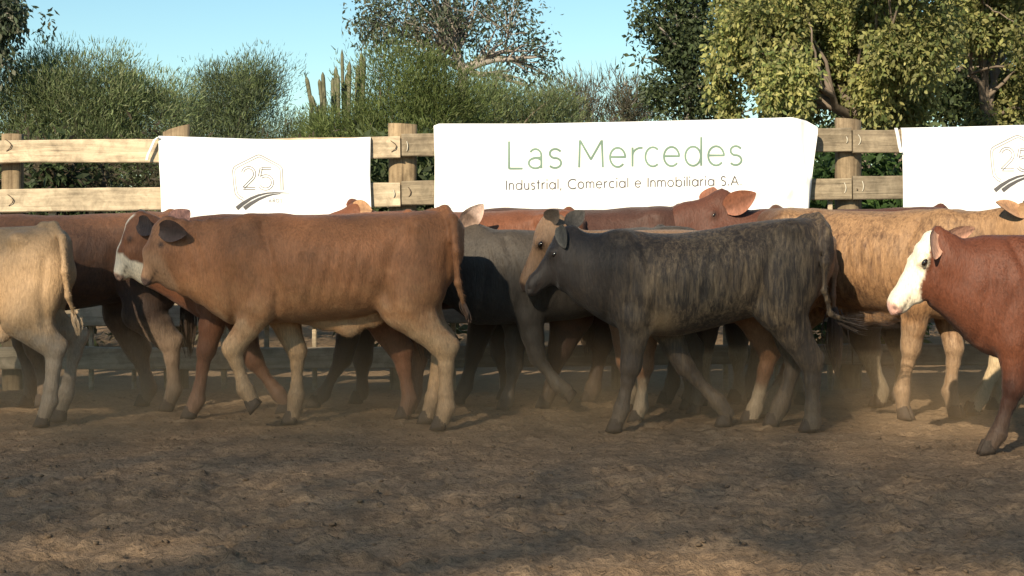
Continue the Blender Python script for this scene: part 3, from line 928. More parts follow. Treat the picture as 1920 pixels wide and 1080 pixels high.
    for key in ("HN", "HF"):
        hp_, sf, hk, ft, h = lw[key]
        z = size
        f.chain([(hp_, .175 * z, .10 * z), (lerp(hp_, sf, .6), .145 * z, .09 * z), (sf, .105 * z, .078 * z), (lerp(sf, hk, .5), .072 * z, .055 * z), (lerp(sf, hk, .85), .052 * z, .042 * z), (hk, .052 * z, .040 * z)], 0.05)
        cal = hk + np.array((.040, 0, .030)) * z
        f.seg(lerp(sf, hk, .7) + np.array((.035, 0, 0.01)) * z, cal, .020 * z, .018 * z, .024 * z, .022 * z, 0.03)
        f.chain([(hk, .050 * z, .039 * z), (lerp(hk, ft, .3), .039 * z, .033 * z), (lerp(hk, ft, .75), .036 * z, .031 * z), (ft, .044 * z, .038 * z), (lerp(ft, h, .5), .037 * z, .036 * z), (h, .039 * z, .038 * z)], 0.018)
    if sheath:
        f.chain([(m(*p), r_ * size, sheath_w * size) for p, r_ in zip(sheath, (.030, .036, .040, .030, .022))], 0.04)
    # throat joins the neck to the head
    nk = min(st, key=lambda t: t[0])
    f.seg((nk[0] + 0.05 * size, 0, (nk[1] + nk[2]) / 2), hp + a * L * 0.16 - n * L * 0.20, (nk[1] - nk[2]) / 2 * 0.92, .088 * size, L * 0.21, L * 0.17, 0.05)
    f.head(hp, a, n, l, L, 0.03, deep)
    hd = lambda t, nn, ll: hp + a * L * t + n * L * nn + l * L * ll
    for sg in (-1, 1):
        f.ball(hd(.35, -.085, sg * .165), L * .075, 0.03)          # brow and eye socket
        f.dent(hd(.965, -.135, sg * .085), np.array((.022, .022, .022)) * L, 0.012)
        f.ball(hd(.16, -.30 * deep, sg * .14), np.array((.16, .10, .15)) * L, 0.05)   # cheek
    # tail
    tl = [m(*t) for t in tail] if tail else [tm(838, 402), tm(862, 425), tm(870, 480), tm(868, 540), tm(872, 590)]
    nt = len(tl)
    f.chain([(p, (.034 - .020 * i / (nt - 1)) * size * tail_r,) * 1 + ((.034 - .020 * i / (nt - 1)) * size * tail_r,) for i, p in enumerate(tl)], 0.02)
    # slight unevenness of hide over muscle, folds of loose skin on the neck
    sl, x, y, z = f.sub(lo, hi)
    X_, Y_, Z_ = np.broadcast_arrays(x, y, z)
    near = np.abs(f.F) < 0.06
    f.F[near] += ((fbm(X_[near] * 7, Y_[near] * 7, Z_[near] * 7, int(abs(rump_px)) % 97, 2) - 0.5) * 0.012).astype(np.float32)
    xx, yy, zz = X_[near], np.abs(Y_[near]), Z_[near]
    for pl, dep, wid in ([(520, 604), (532, 545), (516, 470), (500, 425)], .013, .022), ([(742, 584), (728, 540), (742, 480), (768, 425)], .014, .036), ([(842, 600), (838, 530), (842, 460)], .009, .020), ([(442, 600), (450, 530), (462, 455)], .009, .022), ([(600, 440), (660, 434), (730, 440)], .006, .03), ([(480, 560), (492, 520), (488, 470)], .007, .02):
        q_ = np.array([tm(*p_) for p_ in pl]); dm = np.full(xx.shape, 9.0)
        for a_, b_ in zip(q_[:-1], q_[1:]):
            ab = b_ - a_; tt = np.clip(((xx - a_[0]) * ab[0] + (zz - a_[2]) * ab[2]) / (ab[0] ** 2 + ab[2] ** 2), 0, 1)
            dm = np.minimum(dm, np.hypot(xx - a_[0] - tt * ab[0], zz - a_[2] - tt * ab[2]))
        f.F[near] += (dep * size * np.exp(-(dm / (wid * size)) ** 2) * smoothstep(.03, .08, yy)).astype(np.float32)
    uu = xx / size * S0 + 630
    rib = np.sin((uu - 0.25 * (zz / size - .6) * S0) * 2 * math.pi / 24.0) * smoothstep(545, 575, uu) * smoothstep(715, 680, uu) * smoothstep(.60, .70, zz / size) * smoothstep(1.0, .90, zz / size)
    f.F[near] += (.0022 * size * rib).astype(np.float32)
    if folds:
        xx, zz = X_[near], Z_[near]
        u0 = (360 - 630) / S0 * size
        f.F[near] += (folds * np.sin((xx + 0.35 * (zz - 0.8)) * 95 + 3 * vnoise(xx * 6, zz * 6)) * np.exp(-((xx - u0) / 0.12) ** 2)).astype(np.float32)
    V, Q = f.mesh()
    # head coordinates for the coat pattern
    rel = V - hp
    t, nn, ll = rel @ a / L, rel @ n / L, rel @ l / L
    hmask = smoothstep(-0.12, -0.02, t) * smoothstep(-0.66, -0.56, nn) * smoothstep(0.34, 0.28, np.abs(ll))
    wob = (fbm(V[:, 0] * 22, V[:, 1] * 22, V[:, 2] * 22, 5, 3) - 0.5)
    ctx = dict(P=V, t=t, n=nn, l=ll, h=hmask, wob=wob, u=(V[:, 0] / size * S0 + 630), z=V[:, 2] / size, size=size)
    rgb, stripe = coat(ctx)
    nose = hmask * smoothstep(0.90, 0.96, t) * smoothstep(-0.26, -0.22, nn)
    npk = coat.nose
    rgb = rgb * (1 - nose[:, None]) + np.array(npk) * nose[:, None]
    mth = hmask * np.exp(-((nn + 0.215 + 0.06 * (t - 0.9)) / 0.016) ** 2) * smoothstep(.72, .78, t)
    nst = sum(np.exp(-(((t - .965) / .028) ** 2 + ((nn + .135) / .024) ** 2 + ((ll - sg * .09) / .04) ** 2)) for sg in (-1, 1))
    lid = sum(np.exp(-(((t - .36) / .055) ** 2 + ((nn + .10) / .045) ** 2) ** 2) * (ll * sg > .1) for sg in (-1, 1)) * hmask
    dk = np.clip(mth * 0.8 + nst * 0.85 + lid * coat.lid, 0, 0.92)[:, None]
    rgb = rgb * (1 - dk) + np.array((.03, .018, .014)) * dk
    # dusty feet
    dust = smoothstep(0.30, 0.04, V[:, 2])[:, None] * 0.45
    rgb = rgb * (1 - dust) + np.array((.17, .125, .085)) * dust
    allV, allQ, allC, allS = [V], [Q], [rgb], [stripe]
    off = len(V)
    for e in (ears or [dict(near=True), dict(near=False)]):
        sg = -1 if e.get("near", True) else 1
        lsgn = sg if (l[1] * sg > 0) == (sg > 0) else sg
        lat = l if l[1] * sg > 0 else -l
        base = hp + a * L * .07 - n * L * .10 + lat * L * .15
        if "base" in e: base = m(*e["base"])
        tip = m(*e["tip"]) if "tip" in e else base + lat * L * .34 + np.array((.6, 0, -.25)) * L * .36
        face = np.array(e.get("face", tuple(n * 0.3 + lat * 0.6 + np.array((-.5, 0, 0)))), float)
        eV, eQ, inn, et = ear_mesh(base, tip, e.get("w", .115) * size, face)
        oc, ic = np.array(e.get("outer", coat.ear)), np.array(e.get("inner", coat.ear_in))
        c = np.where(inn[:, None] > 0, ic, oc) * (0.8 + 0.35 * rng.random((len(eV), 1)))
        vv = np.tile(np.abs(np.linspace(-1, 1, 9)), len(eV) // 9)[:, None]; c = c * (0.62 + 0.5 * vv)
        if "tipcol" in e:
            k = smoothstep(0.4, 0.6, et)[:, None]; c = c * (1 - k) + np.array(e["tipcol"]) * k
        allV.append(eV); allQ.append(eQ + off); allC.append(c); allS.append(np.zeros((len(eV), 4))); off += len(eV)
    V, Q = np.concatenate(allV), np.concatenate(allQ)
    me = np_mesh("calf", V, Q, M_COAT)
    vcol(me, "coat", np.concatenate(allC)); vcol(me, "stripe", np.concatenate(allS))
    o = bpy.data.objects.new("calf", me)
    put(o); tag(o, label, "calf", "young cattle walking past the fence")
    o.location = (X0, Y, 0); o.rotation_euler = (0, 0, yaw)
    # short hair lying along the coat
    nb = len(rgb)
    N_ = np.zeros(len(me.vertices) * 3, np.float32); me.vertices.foreach_get("normal", N_); N_ = N_.reshape(-1, 3)[:nb]
    Vb = allV[0]
    nh = hair
    pick = rng.integers(0, nb, nh); hm = hmask[pick][:, None]
    Pp, Nn = Vb[pick] + rng.normal(0, step * .35, (nh, 3)), N_[pick]
    Pp = Pp - Nn * (((Pp - Vb[pick]) * Nn).sum(1) + 0.001)[:, None]
    leg = smoothstep(.58, .42, Vb[pick][:, 2] / size)[:, None]
    flow = np.array((.75, 0, -.62)) * (1 - leg) + np.array((.12, 0, -1.0)) * leg
    flow = flow * (1 - hm) + (-a * .8 + np.array((.2, 0, -.3))) * hm
    flow = flow + rng.normal(0, .22, (nh, 3))
    flow -= Nn * (flow * Nn).sum(1)[:, None]; flow /= np.maximum(np.linalg.norm(flow, axis=1), 1e-5)[:, None]
    dr = flow + Nn * rng.uniform(.08, .30, (nh, 1)); dr /= np.linalg.norm(dr, axis=1)[:, None]
    ln = (rng.uniform(.012, .024, (nh, 1)) * (1 - .55 * hm)) * size
    wd = np.cross(dr, Nn) * rng.uniform(.0007, .0013, (nh, 1))
    HV = np.stack([Pp - wd, Pp + wd, Pp + dr * ln], 1).reshape(-1, 3)
    HT = np.arange(nh * 3).reshape(-1, 3)
    hme = np_mesh("hair", HV, None, M_COAT, True, HT)
    hc = rgb[pick] * rng.uniform(.72, 1.36, (nh, 1))
    vcol(hme, "coat", np.repeat(hc, 3, 0)); vcol(hme, "stripe", np.repeat(stripe[pick], 3, 0))
    ho = bpy.data.objects.new("hair", hme); put(ho, o); ho["kind"] = "stuff"
    # eyes
    for sg in (-1, 1):
        ey = bpy.data.objects.new("eye", eye_me()); put(ey, o)
        ey.location = hd(.36, -.095, sg * .224); ey.scale = (L * .048, L * .030, L * .028)
        ey.rotation_euler = Matrix((tuple(a), tuple(l), tuple(n))).transposed().to_euler()
    # hooves
    for key, pts in lw.items():
        if size not in HOOFS:
            hv, hq, ht = hoof_mesh(size); HOOFS[size] = np_mesh("hoof", hv, hq, M_HOOF, True, ht)
        hf = bpy.data.objects.new("hoof", HOOFS[size]); put(hf, o)
        d = pts[4] - pts[3]
        ang = math.atan2(d[0], -d[2])                   # lean of the pastern (forward is -x)
        hf.location = pts[4]
        planted = pts[4][2] < 0.085 * size
        hf.rotation_euler = (0, 0 if planted else -max(-0.9, min(1.0, ang + 0.35)), 0)
        if planted: hf.location.z = 0.052 * size + 0.002
    # tail switch: a tuft of hair strands
    if switch_pts is None:
        p = tl[-1]; dirn = lerp(tl[-2], tl[-1], 1) - tl[-2]; dirn = dirn / np.linalg.norm(dirn) * 0.6 + np.array((0, 0, -0.5))
        sp = [p - dirn * 0.05, p + dirn * .07, p + dirn * .15 + np.array((0, 0, -.02)), p + dirn * .22 + np.array((0, 0, -.05))]
    else:
        sp = [m(*t) for t in switch_pts]
    SV, SQ = [], []
    for k in range(int(70 * tuft)):
        j = rng.normal(0, 1, 3); ln = 0.65 + 0.35 * rng.random()
        b = len(SV); ns = 7
        for i in range(ns):
            tt = i / (ns - 1) * ln * (len(sp) - 1); q = min(int(tt), len(sp) - 2)
            c = lerp(sp[q], sp[q + 1], tt - q)
            spread = (0.006 + 0.020 * math.sin(math.pi * min(i / (ns - 1) * 0.8 + .1, 1))) * size * tuft ** .6
            c = c + j * spread
            wd = 0.0045 * (1 - i / (ns - 1) * 0.8)
            SV += [c + np.array((-wd, 0, 0)), c + np.array((wd, wd, 0))]
        for i in range(ns - 1): SQ.append((b + 2 * i, b + 2 * i + 1, b + 2 * i + 3, b + 2 * i + 2))
    sm_ = np_mesh("tail_switch", np.array(SV), SQ, M_COAT)
    vcol(sm_, "coat", np.tile(np.array(switch_col), (len(SV), 1)) * (0.7 + 0.6 * rng.random((len(SV), 1)))); vcol(sm_, "stripe", np.zeros((len(SV), 4)))
    so_ = bpy.data.objects.new("tail_switch", sm_); put(so_, o)
    return o

def coat_fn(fn, nose=(.05, .035, .03), ear=(.2, .1, .05), ear_in=(.35, .2, .14), lid=0.8):
    fn.nose, fn.ear, fn.ear_in, fn.lid = nose, ear, ear_in, lid
    return fn
def mixc(a, b, k): return np.array(a) * (1 - k[:, None]) + np.array(b) * k[:, None]
def solid(c, n): return np.tile(np.array(c, float), (n, 1))
def stripes(c, al): return np.concatenate([solid(c, len(al)), np.clip(al, 0, 1)[:, None]], 1)

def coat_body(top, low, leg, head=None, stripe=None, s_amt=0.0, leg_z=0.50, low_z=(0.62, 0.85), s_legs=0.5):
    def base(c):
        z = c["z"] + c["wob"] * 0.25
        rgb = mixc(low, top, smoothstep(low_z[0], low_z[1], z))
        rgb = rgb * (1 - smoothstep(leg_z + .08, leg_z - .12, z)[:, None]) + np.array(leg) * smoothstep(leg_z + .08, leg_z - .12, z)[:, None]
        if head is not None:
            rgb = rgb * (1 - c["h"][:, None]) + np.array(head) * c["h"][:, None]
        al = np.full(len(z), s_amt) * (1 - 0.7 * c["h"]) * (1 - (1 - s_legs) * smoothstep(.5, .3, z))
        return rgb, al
    return base

# --- coats
TAN, CREAM, RED = (.30, .138, .066), (.58, .42, .27), (.20, .068, .032)
b_tan = coat_body((.270, .112, .047), (.36, .180, .082), (.43, .27, .145), low_z=(0.50, 0.88), leg_z=0.54)
def coat_tan(c):
    rgb, al = b_tan(c)
    k = smoothstep(.45, .62, c["t"]) * c["h"]
    rgb = mixc(rgb, (.30, .16, .08), c["h"] * 0.3)
    rgb = rgb * (1 - k[:, None] * .5) + np.array((.36, .22, .13)) * k[:, None] * .5
    return rgb, stripes((.1, .05, .03), al)
coat_fn(coat_tan, ear=(.075, .042, .030), ear_in=(.055, .032, .026), nose=(.16, .10, .08), lid=0.9)

b_wf = coat_body((.20, .080, .036), (.18, .070, .034), (.17, .07, .036))
def coat_white_face(c):
    rgb, al = b_wf(c)
    t, n, l, w = c["t"], c["n"], c["l"], c["wob"]
    white = np.maximum(smoothstep(.14, .09, np.abs(l) + w * .08 + .03), smoothstep(.60, .66, t + w * .12))
    patch = smoothstep(.10, .07, np.abs(l) * 0) * 0
    white = white * smoothstep(-.05, .03, t) * c["h"]
    rgb = rgb * (1 - white[:, None]) + np.array((.80, .70, .54)) * white[:, None]
    return rgb, stripes((.1, .05, .03), al)
coat_fn(coat_white_face, nose=(.55, .36, .28), ear=(.06, .034, .026), ear_in=(.05, .03, .024))

b_k = coat_body((.108, .032, .014), (.116, .036, .016), (.050, .018, .011), leg_z=0.40)
def coat_hereford(c):
    rgb, al = b_k(c)
    t, n, w = c["t"], c["n"], c["wob"]
    nb = np.interp(t, [-.1, .0, .2, .43, .60, .72, .80, .86], [.05, -.03, -.08, -.175, -.22, -.34, -.60, -.9])
    white = smoothstep(-.012, .012, n - nb + w * .07) * c["h"]
    rgb = rgb * (1 - white[:, None]) + np.array((.84, .72, .54)) * white[:, None]
    chest = np.exp(-(((c["u"] - 470) / 14) ** 2 + ((c["z"] - .40) / .03) ** 2)) * 0
    return rgb, stripes((.1, .04, .02), al)
coat_fn(coat_hereford, nose=(.66, .38, .30), ear=(.22, .085, .045), ear_in=(.55, .30, .20), lid=0.6)

b_f = coat_body((.044, .031, .023), (.036, .026, .019), (.050, .037, .029), head=(.030, .022, .018), s_amt=1.0)
def coat_black_brindle(c):
    rgb, al = b_f(c)
    fr = smoothstep(520, 400, c["u"]) * (c["z"] > .5)
    rgb = rgb * (1 - fr[:, None] * .55) + np.array((.026, .022, .021)) * fr[:, None] * .55
    al = al * (1 - .85 * smoothstep(560, 430, c["u"]))
    pit = np.exp(-(((c["u"] - 545) / 20) ** 2 + ((c["z"] - .56) / .07) ** 2))
    rgb = rgb * (1 - pit[:, None] * .8) + np.array((.30, .20, .11)) * pit[:, None] * .8
    nav = np.exp(-(((c["u"] - 585) / 40) ** 2)) * smoothstep(.525, .505, c["z"]) * (c["z"] > .45) * smoothstep(.06, .03, np.abs(c["P"][:, 1]))
    rgb = rgb * (1 - nav[:, None]) + np.array((.62, .56, .48)) * nav[:, None]
    return rgb, stripes((.20, .138, .080), al)
coat_fn(coat_black_brindle, ear=(.07, .06, .05), ear_in=(.17, .14, .11), nose=(.04, .035, .033), lid=0.5)

b_e = coat_body((.050, .040, .031), (.042, .036, .031), (.085, .070, .054), s_amt=.7, low_z=(.62, .98), leg_z=.36)
def coat_grey_brindle(c):
    rgb, al = b_e(c)
    return rgb, stripes((.030, .026, .023), al)
coat_fn(coat_grey_brindle, ear=(.05, .042, .038), ear_in=(.30, .20, .15))

b_j = coat_body((.29, .165, .080), (.25, .135, .062), (.28, .18, .105), s_amt=1.0)
def coat_tan_brindle(c):
    rgb, al = b_j(c)
    rear = smoothstep(770, 830, c["u"] + c["wob"] * 60) * smoothstep(.35, .5, c["z"])
    rgb = rgb * (1 - rear[:, None] * .9) + np.array((.085, .040, .026)) * rear[:, None] * .9
    return rgb, stripes((.075, .034, .017), al)
coat_fn(coat_tan_brindle, ear=(.22, .095, .05), ear_in=(.50, .27, .14))

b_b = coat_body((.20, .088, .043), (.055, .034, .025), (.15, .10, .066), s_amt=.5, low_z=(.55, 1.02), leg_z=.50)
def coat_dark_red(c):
    rgb, al = b_b(c)
    return rgb, stripes((.045, .028, .020), al)
coat_fn(coat_dark_red)
b_a = coat_body((.37, .235, .125), (.37, .235, .125), (.34, .255, .18), leg_z=.52)
def coat_cream(c):
    rgb, al = b_a(c); return rgb, stripes((.3, .2, .1), al)
coat_fn(coat_cream)
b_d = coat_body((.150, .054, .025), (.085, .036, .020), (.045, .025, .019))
def coat_red(c):
    rgb, al = b_d(c); return rgb, stripes((.08, .03, .02), al)
coat_fn(coat_red, ear=(.24, .085, .045), ear_in=(.30, .12, .07))
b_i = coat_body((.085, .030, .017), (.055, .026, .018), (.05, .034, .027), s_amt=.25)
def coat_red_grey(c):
    rgb, al = b_i(c)
    sock = smoothstep(.33, .28, c["z"])
    rgb = rgb * (1 - sock[:, None] * .8) + np.array((.46, .36, .24)) * sock[:, None] * .8
    return rgb, stripes((.10, .04, .02), al)
coat_fn(coat_red_grey, ear=(.20, .072, .04), ear_in=(.26, .10, .055))
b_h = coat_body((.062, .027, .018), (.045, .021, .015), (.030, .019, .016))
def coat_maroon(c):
    rgb, al = b_h(c); return rgb, stripes((.08, .03, .02), al)
coat_fn(coat_maroon)
b_g = coat_body((.20, .118, .066), (.19, .10, .055), (.21, .10, .05), head=(.20, .12, .07))
def coat_fawn(c):
    rgb, al = b_g(c)
    sock = smoothstep(.27, .17, c["z"] + c["wob"] * .1)
    rgb = rgb * (1 - sock[:, None] * .6) + np.array((.52, .42, .28)) * sock[:, None] * .6
    return rgb, stripes((.1, .05, .03), al)
coat_fn(coat_fawn, ear=(.14, .12, .095), ear_in=(.09, .07, .055), lid=0.95)
b_l = coat_body((.36, .22, .115), (.38, .24, .13), (.58, .44, .27))
def coat_sandy(c):
    rgb, al = b_l(c); return rgb, stripes((.2, .1, .05), al)
coat_fn(coat_sandy)

def shift(tab, dx, dy=0, k=1.0, cx=630): return [((x - cx) * k + cx + dx, y + dy) for x, y in tab]

def px_head(Y, X0):
    pass

# px -> animal space for a head joint needs the animal's own origin: pass pixels through this
def H(Y, rump, size, poll, nose):
    X0 = (rump - CX) * Y / F_PX - (866 - 630) / S0 * size
    f = lambda px, py, w=0.0: np.array(((px - CX) * (Y + w) / F_PX - X0, w, CAM_Z - (py - HY) * (Y + w) / F_PX))
    return (f(*poll), f(*nose))

# front row ----------------------------------------------------------------
make_calf("tan brown steer with pale belly and legs in full side view", 8.25, 866, coat_tan,
          head=H(8.25, 866, 1, (302, 414, 0), (254, 524, -0.05)),
          ears=[dict(near=True, base=(298, 430, -.095), tip=(346, 438, -.17), w=.105, face=(-.1, -1, -.1)), dict(near=False, base=(322, 418, .05), tip=(356, 392, .13), w=.10, face=(-.1, -1, .1), inner=(.52, .25, .18), outer=(.24, .11, .06))],
          legs=dict(FN=[(470, 475), (492, 572), (436, 655), (460, 728), (471, 748)], FF=[(490, 480), (525, 580), (558, 660), (556, 742), (549, 778)],
                    HN=[(798, 470), (758, 575), (836, 655), (837, 765), (828, 792)], HF=[(800, 470), (775, 570), (828, 640), (812, 748), (803, 778)]),
          tail=[(808, 402, 0), (834, 395, -.05), (850, 412, -.15), (854, 470, -.215), (858, 530, -.21), (870, 575, -.17)], tail_r=.85,
          switch_pts=[(868, 566, -.17), (873, 580, -.17), (876, 592, -.17), (878, 604, -.17)],
          sheath=[(740, 582, 0), (700, 594, 0), (652, 612, 0), (610, 604, 0), (570, 598, 0)], folds=.0025, hair=68000, tuft=.4, switch_col=(.12, .07, .045))

F_TOP = [(1556, 440), (1548, 424), (1530, 414), (1500, 409), (1470, 411), (1420, 416), (1370, 424), (1320, 432), (1270, 437), (1225, 437), (1190, 432), (1160, 433), (1125, 438), (1095, 438), (1070, 436), (1050, 440)]
F_BOT = [(1556, 490), (1548, 530), (1530, 552), (1500, 566), (1470, 572), (1420, 590), (1370, 606), (1320, 618), (1270, 628), (1225, 630), (1190, 628), (1160, 618), (1125, 600), (1095, 578), (1070, 560), (1050, 540)]
make_calf("black brindled calf with a swinging dark tail tuft, in full side view", 8.15, 1556, coat_black_brindle, size=.985, body=(F_TOP, F_BOT),
          head=H(8.15, 1556, .985, (1060, 430, 0), (974, 534, 0)),
          ears=[dict(near=True, base=(1048, 424, -.06), tip=(1057, 464, -.13), w=.068, face=(-.6, -1, -.2), inner=(.09,.08,.065), outer=(.10,.09,.075)), dict(near=False, base=(1064, 422, .05), tip=(1096, 394, .10), w=.085, face=(-.1, -1, .2), inner=(.07, .06, .05))],
          legs=dict(FN=[(1165, 500), (1192, 600), (1182, 690), (1166, 765), (1158, 790)], FF=[(1180, 500), (1245, 610), (1285, 690), (1345, 752), (1362, 775)],
                    HN=[(1490, 480), (1462, 580), (1522, 680), (1523, 790), (1520, 812)], HF=[(1490, 480), (1470, 580), (1492, 675), (1464, 760), (1452, 785)]),
          tail=[(1508, 412, 0), (1532, 409, -.05), (1549, 434, -.15), (1546, 490, -.21), (1544, 545, -.20), (1556, 588, -.17), (1590, 604, -.13)], tail_r=.85,
          switch_pts=[(1575, 598, -.14), (1615, 606, -.13), (1650, 604, -.12), (1695, 612, -.11)], switch_col=(.035, .024, .018), hair=68000, folds=.002)

make_calf("cream coloured calf at the left edge, only its hindquarters in view", 8.35, 124, coat_cream, size=.93, hair=50000, tuft=.45,
          legs=dict(HN=[(72, 510), (42, 595), (104, 655), (93, 752), (84, 778)], HF=[(85, 510), (60, 590), (145, 632), (124, 738), (116, 765)]),
          tail=[(80, 424, 0), (102, 423, -.05), (117, 446, -.15), (121, 510, -.20), (127, 555, -.18), (140, 592, -.14)], tail_r=.8, switch_pts=[(137, 585, -.1), (142, 600, -.1), (145, 615, -.1), (146, 630, -.1)], switch_col=(.40, .28, .17),
          sheath=[(60, 590, 0), (30, 606, 0), (0, 624, 0), (-30, 622, 0), (-60, 610, 0)])

K_TOP = [(2260, 470), (2245, 452), (2215, 440), (2160, 436), (2100, 440), (2040, 444), (1980, 442), (1930, 440), (1890, 440), (1850, 441), (1815, 445), (1785, 450), (1760, 452), (1745, 460)]
K_BOT = [(2260, 530), (2245, 560), (2215, 600), (2160, 625), (2100, 640), (2040, 652), (1980, 664), (1930, 672), (1890, 676), (1850, 668), (1815, 642), (1785, 610), (1760, 588), (1745, 570)]
make_calf("red calf with a bright cream white face, entering at the right edge", 7.40, 2262, coat_hereford, size=.93, body=(K_TOP, K_BOT),
          head=H(7.40, 2262, .93, (1742, 433, -.02), (1652, 570, -.03)),
          ears=[dict(near=True, base=(1757, 436, -.085), tip=(1757, 484, -.17), w=.105, face=(.75, -1, 0), outer=(.24, .10, .055)), dict(near=False, base=(1768, 450, .02), tip=(1832, 430, .08), w=.075, face=(-.1, -1, -.35), inner=(.52, .27, .18))],
          legs=dict(FN=[(1900, 530), (1908, 640), (1900, 730), (1872, 812), (1856, 836)], FF=[(1930, 530), (1980, 650), (1990, 730), (2010, 800), (2012, 830)]),
          folds=.0030, hair=70000, deep=1.34)

# second row ---------------------------------------------------------------
make_calf("brown calf with white muzzle and blaze, head just left of the tan steer's", 8.66, 792, coat_white_face, step=.013,
          head=H(8.66, 792, 1, (252, 404, 0), (204, 515, -.02)),
          ears=[dict(near=True, base=(258, 416, -.085), tip=(284, 434, -.19), w=.10, face=(-.2, -1, -.1)), dict(near=False, base=(255, 408, .06), tip=(271, 401, .16), w=.07, face=(-1, -.5, 0), outer=(.3, .25, .2))],
          legs=dict(FN=[(410, 490), (405, 570), (386, 660), (370, 748), (360, 768)], FF=[(420, 500), (448, 590), (478, 680), (522, 738), (537, 758)],
                    HN=[(735, 480), (705, 575), (752, 660), (768, 748), (760, 772)], HF=[(740, 480), (735, 570), (790, 650), (776, 735), (770, 760)]))
make_calf("fawn calf facing left, its face beside the black brindled calf's face", 8.52, 1560, coat_fawn, step=.013, size=.92, neck_shift=.06,
          head=H(8.52, 1560, .92, (1022, 406, 0), (962, 533, 0)),
          ears=[dict(near=True, base=(1026, 414, -.06), tip=(1044, 398, -.16), w=.09, face=(-.3, -1, -.3)), dict(near=False)],
          legs=dict(FN=[(1190, 510), (1212, 600), (1208, 690), (1202, 760), (1196, 778)], FF=[(1160, 510), (1170, 600), (1172, 680), (1182, 735), (1178, 755)],
                    HN=[(1460, 490), (1420, 590), (1445, 660), (1415, 765), (1407, 790)], HF=[(1470, 490), (1450, 590), (1492, 665), (1445, 752), (1430, 775)]))
make_calf("grey brindled calf between the tan steer's tail and the fawn calf's face", 8.86, 1262, coat_grey_brindle, step=.014, size=.92, neck_shift=.03,
          head=H(8.86, 1262, .97, (872, 426, .02), (812, 528, .05)),
          ears=[dict(near=True, base=(868, 424, -.02), tip=(906, 386, -.08), w=.115, face=(.5, -1, .1), tipcol=(.62, .44, .36)), dict(near=False)],
          legs=dict(FN=[(965, 500), (990, 590), (1008, 672), (1048, 722), (1064, 732)], FF=[(965, 500), (968, 600), (964, 690), (952, 745), (948, 762)],
                    HN=[(1270, 480), (1250, 580), (1300, 660), (1312, 735), (1306, 756)], HF=[(1280, 480), (1255, 580), (1278, 650), (1296, 730), (1292, 752)]))
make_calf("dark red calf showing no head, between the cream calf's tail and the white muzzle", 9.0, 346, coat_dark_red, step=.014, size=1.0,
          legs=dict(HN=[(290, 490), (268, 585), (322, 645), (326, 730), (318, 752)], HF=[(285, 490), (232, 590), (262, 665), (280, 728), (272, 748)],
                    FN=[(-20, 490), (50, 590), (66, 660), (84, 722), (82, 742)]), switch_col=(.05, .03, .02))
# third row ------------------------------------------------------------------
make_calf("tan brindled calf turned away to the right behind the red calf's white face", 8.80, 0, coat_tan_brindle, step=.013, size=1.02, yaw=R(180 - 40), world_x=1.96, neck_shift=.075,
          head=((c2m(300, 396, 1.02)[0], 0, c2m(300, 396, 1.02)[1]), (c2m(238, 500, 1.02)[0], 0, c2m(238, 500, 1.02)[1])),
          ears=[dict(near=True, tip=(338, 384, -.19), w=.095, face=(-.6, 0, .3)), dict(near=False, tip=(335, 384, .19), w=.095, face=(-.6, 0, .3))], sheath=[(740, 580, 0), (700, 592, 0), (640, 612, 0), (590, 612, 0), (550, 602, 0)], sheath_w=.07,
          switch_col=(.06, .035, .02))
make_calf("red calf whose ear tip pokes up over the middle of the tan steer's back", 9.15, 1092, coat_red, step=.016, size=1.015,
          head=H(9.15, 1092, 1.015, (662, 384, 0), (605, 470, .10)),
          ears=[dict(near=True, base=(660, 388, -.05), tip=(694, 394, -.15), w=.09, face=(-.2, -1, .2), inner=(.45, .25, .13)), dict(near=False, base=(650, 390, .05), tip=(668, 378, .15), w=.07)],
          legs=dict(FN=[(650, 500), (662, 590), (642, 675), (606, 738), (594, 752)], FF=[(660, 500), (684, 590), (680, 680), (679, 732), (673, 750)],
                    HN=[(1040, 490), (1072, 590), (1046, 665), (1030, 732), (1024, 750)], HF=[(1060, 490), (1110, 590), (1128, 650), (1112, 725), (1106, 745)]))
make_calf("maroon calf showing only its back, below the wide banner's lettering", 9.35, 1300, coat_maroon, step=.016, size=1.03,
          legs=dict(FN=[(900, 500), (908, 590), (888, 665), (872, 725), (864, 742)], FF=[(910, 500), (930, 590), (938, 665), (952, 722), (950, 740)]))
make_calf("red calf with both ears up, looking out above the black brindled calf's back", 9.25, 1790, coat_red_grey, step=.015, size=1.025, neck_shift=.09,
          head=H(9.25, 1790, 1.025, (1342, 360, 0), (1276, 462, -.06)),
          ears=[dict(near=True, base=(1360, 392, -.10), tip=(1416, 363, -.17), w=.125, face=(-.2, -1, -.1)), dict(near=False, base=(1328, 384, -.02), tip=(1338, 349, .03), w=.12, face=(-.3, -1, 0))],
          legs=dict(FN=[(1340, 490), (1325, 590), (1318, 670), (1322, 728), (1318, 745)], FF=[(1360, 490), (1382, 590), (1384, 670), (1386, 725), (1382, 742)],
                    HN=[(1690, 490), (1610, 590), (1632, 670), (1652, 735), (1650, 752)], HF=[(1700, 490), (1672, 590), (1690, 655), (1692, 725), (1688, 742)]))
make_calf("sandy calf showing a strip of its back above the white faced red calf", 8.85, 2270, coat_sandy, step=.016, size=1.02,
          legs=dict(FN=[(1890, 500), (1892, 600), (1872, 680), (1838, 745), (1826, 765)], FF=[(1900, 500), (1885, 600), (1876, 680), (1874, 735), (1869, 755)]))

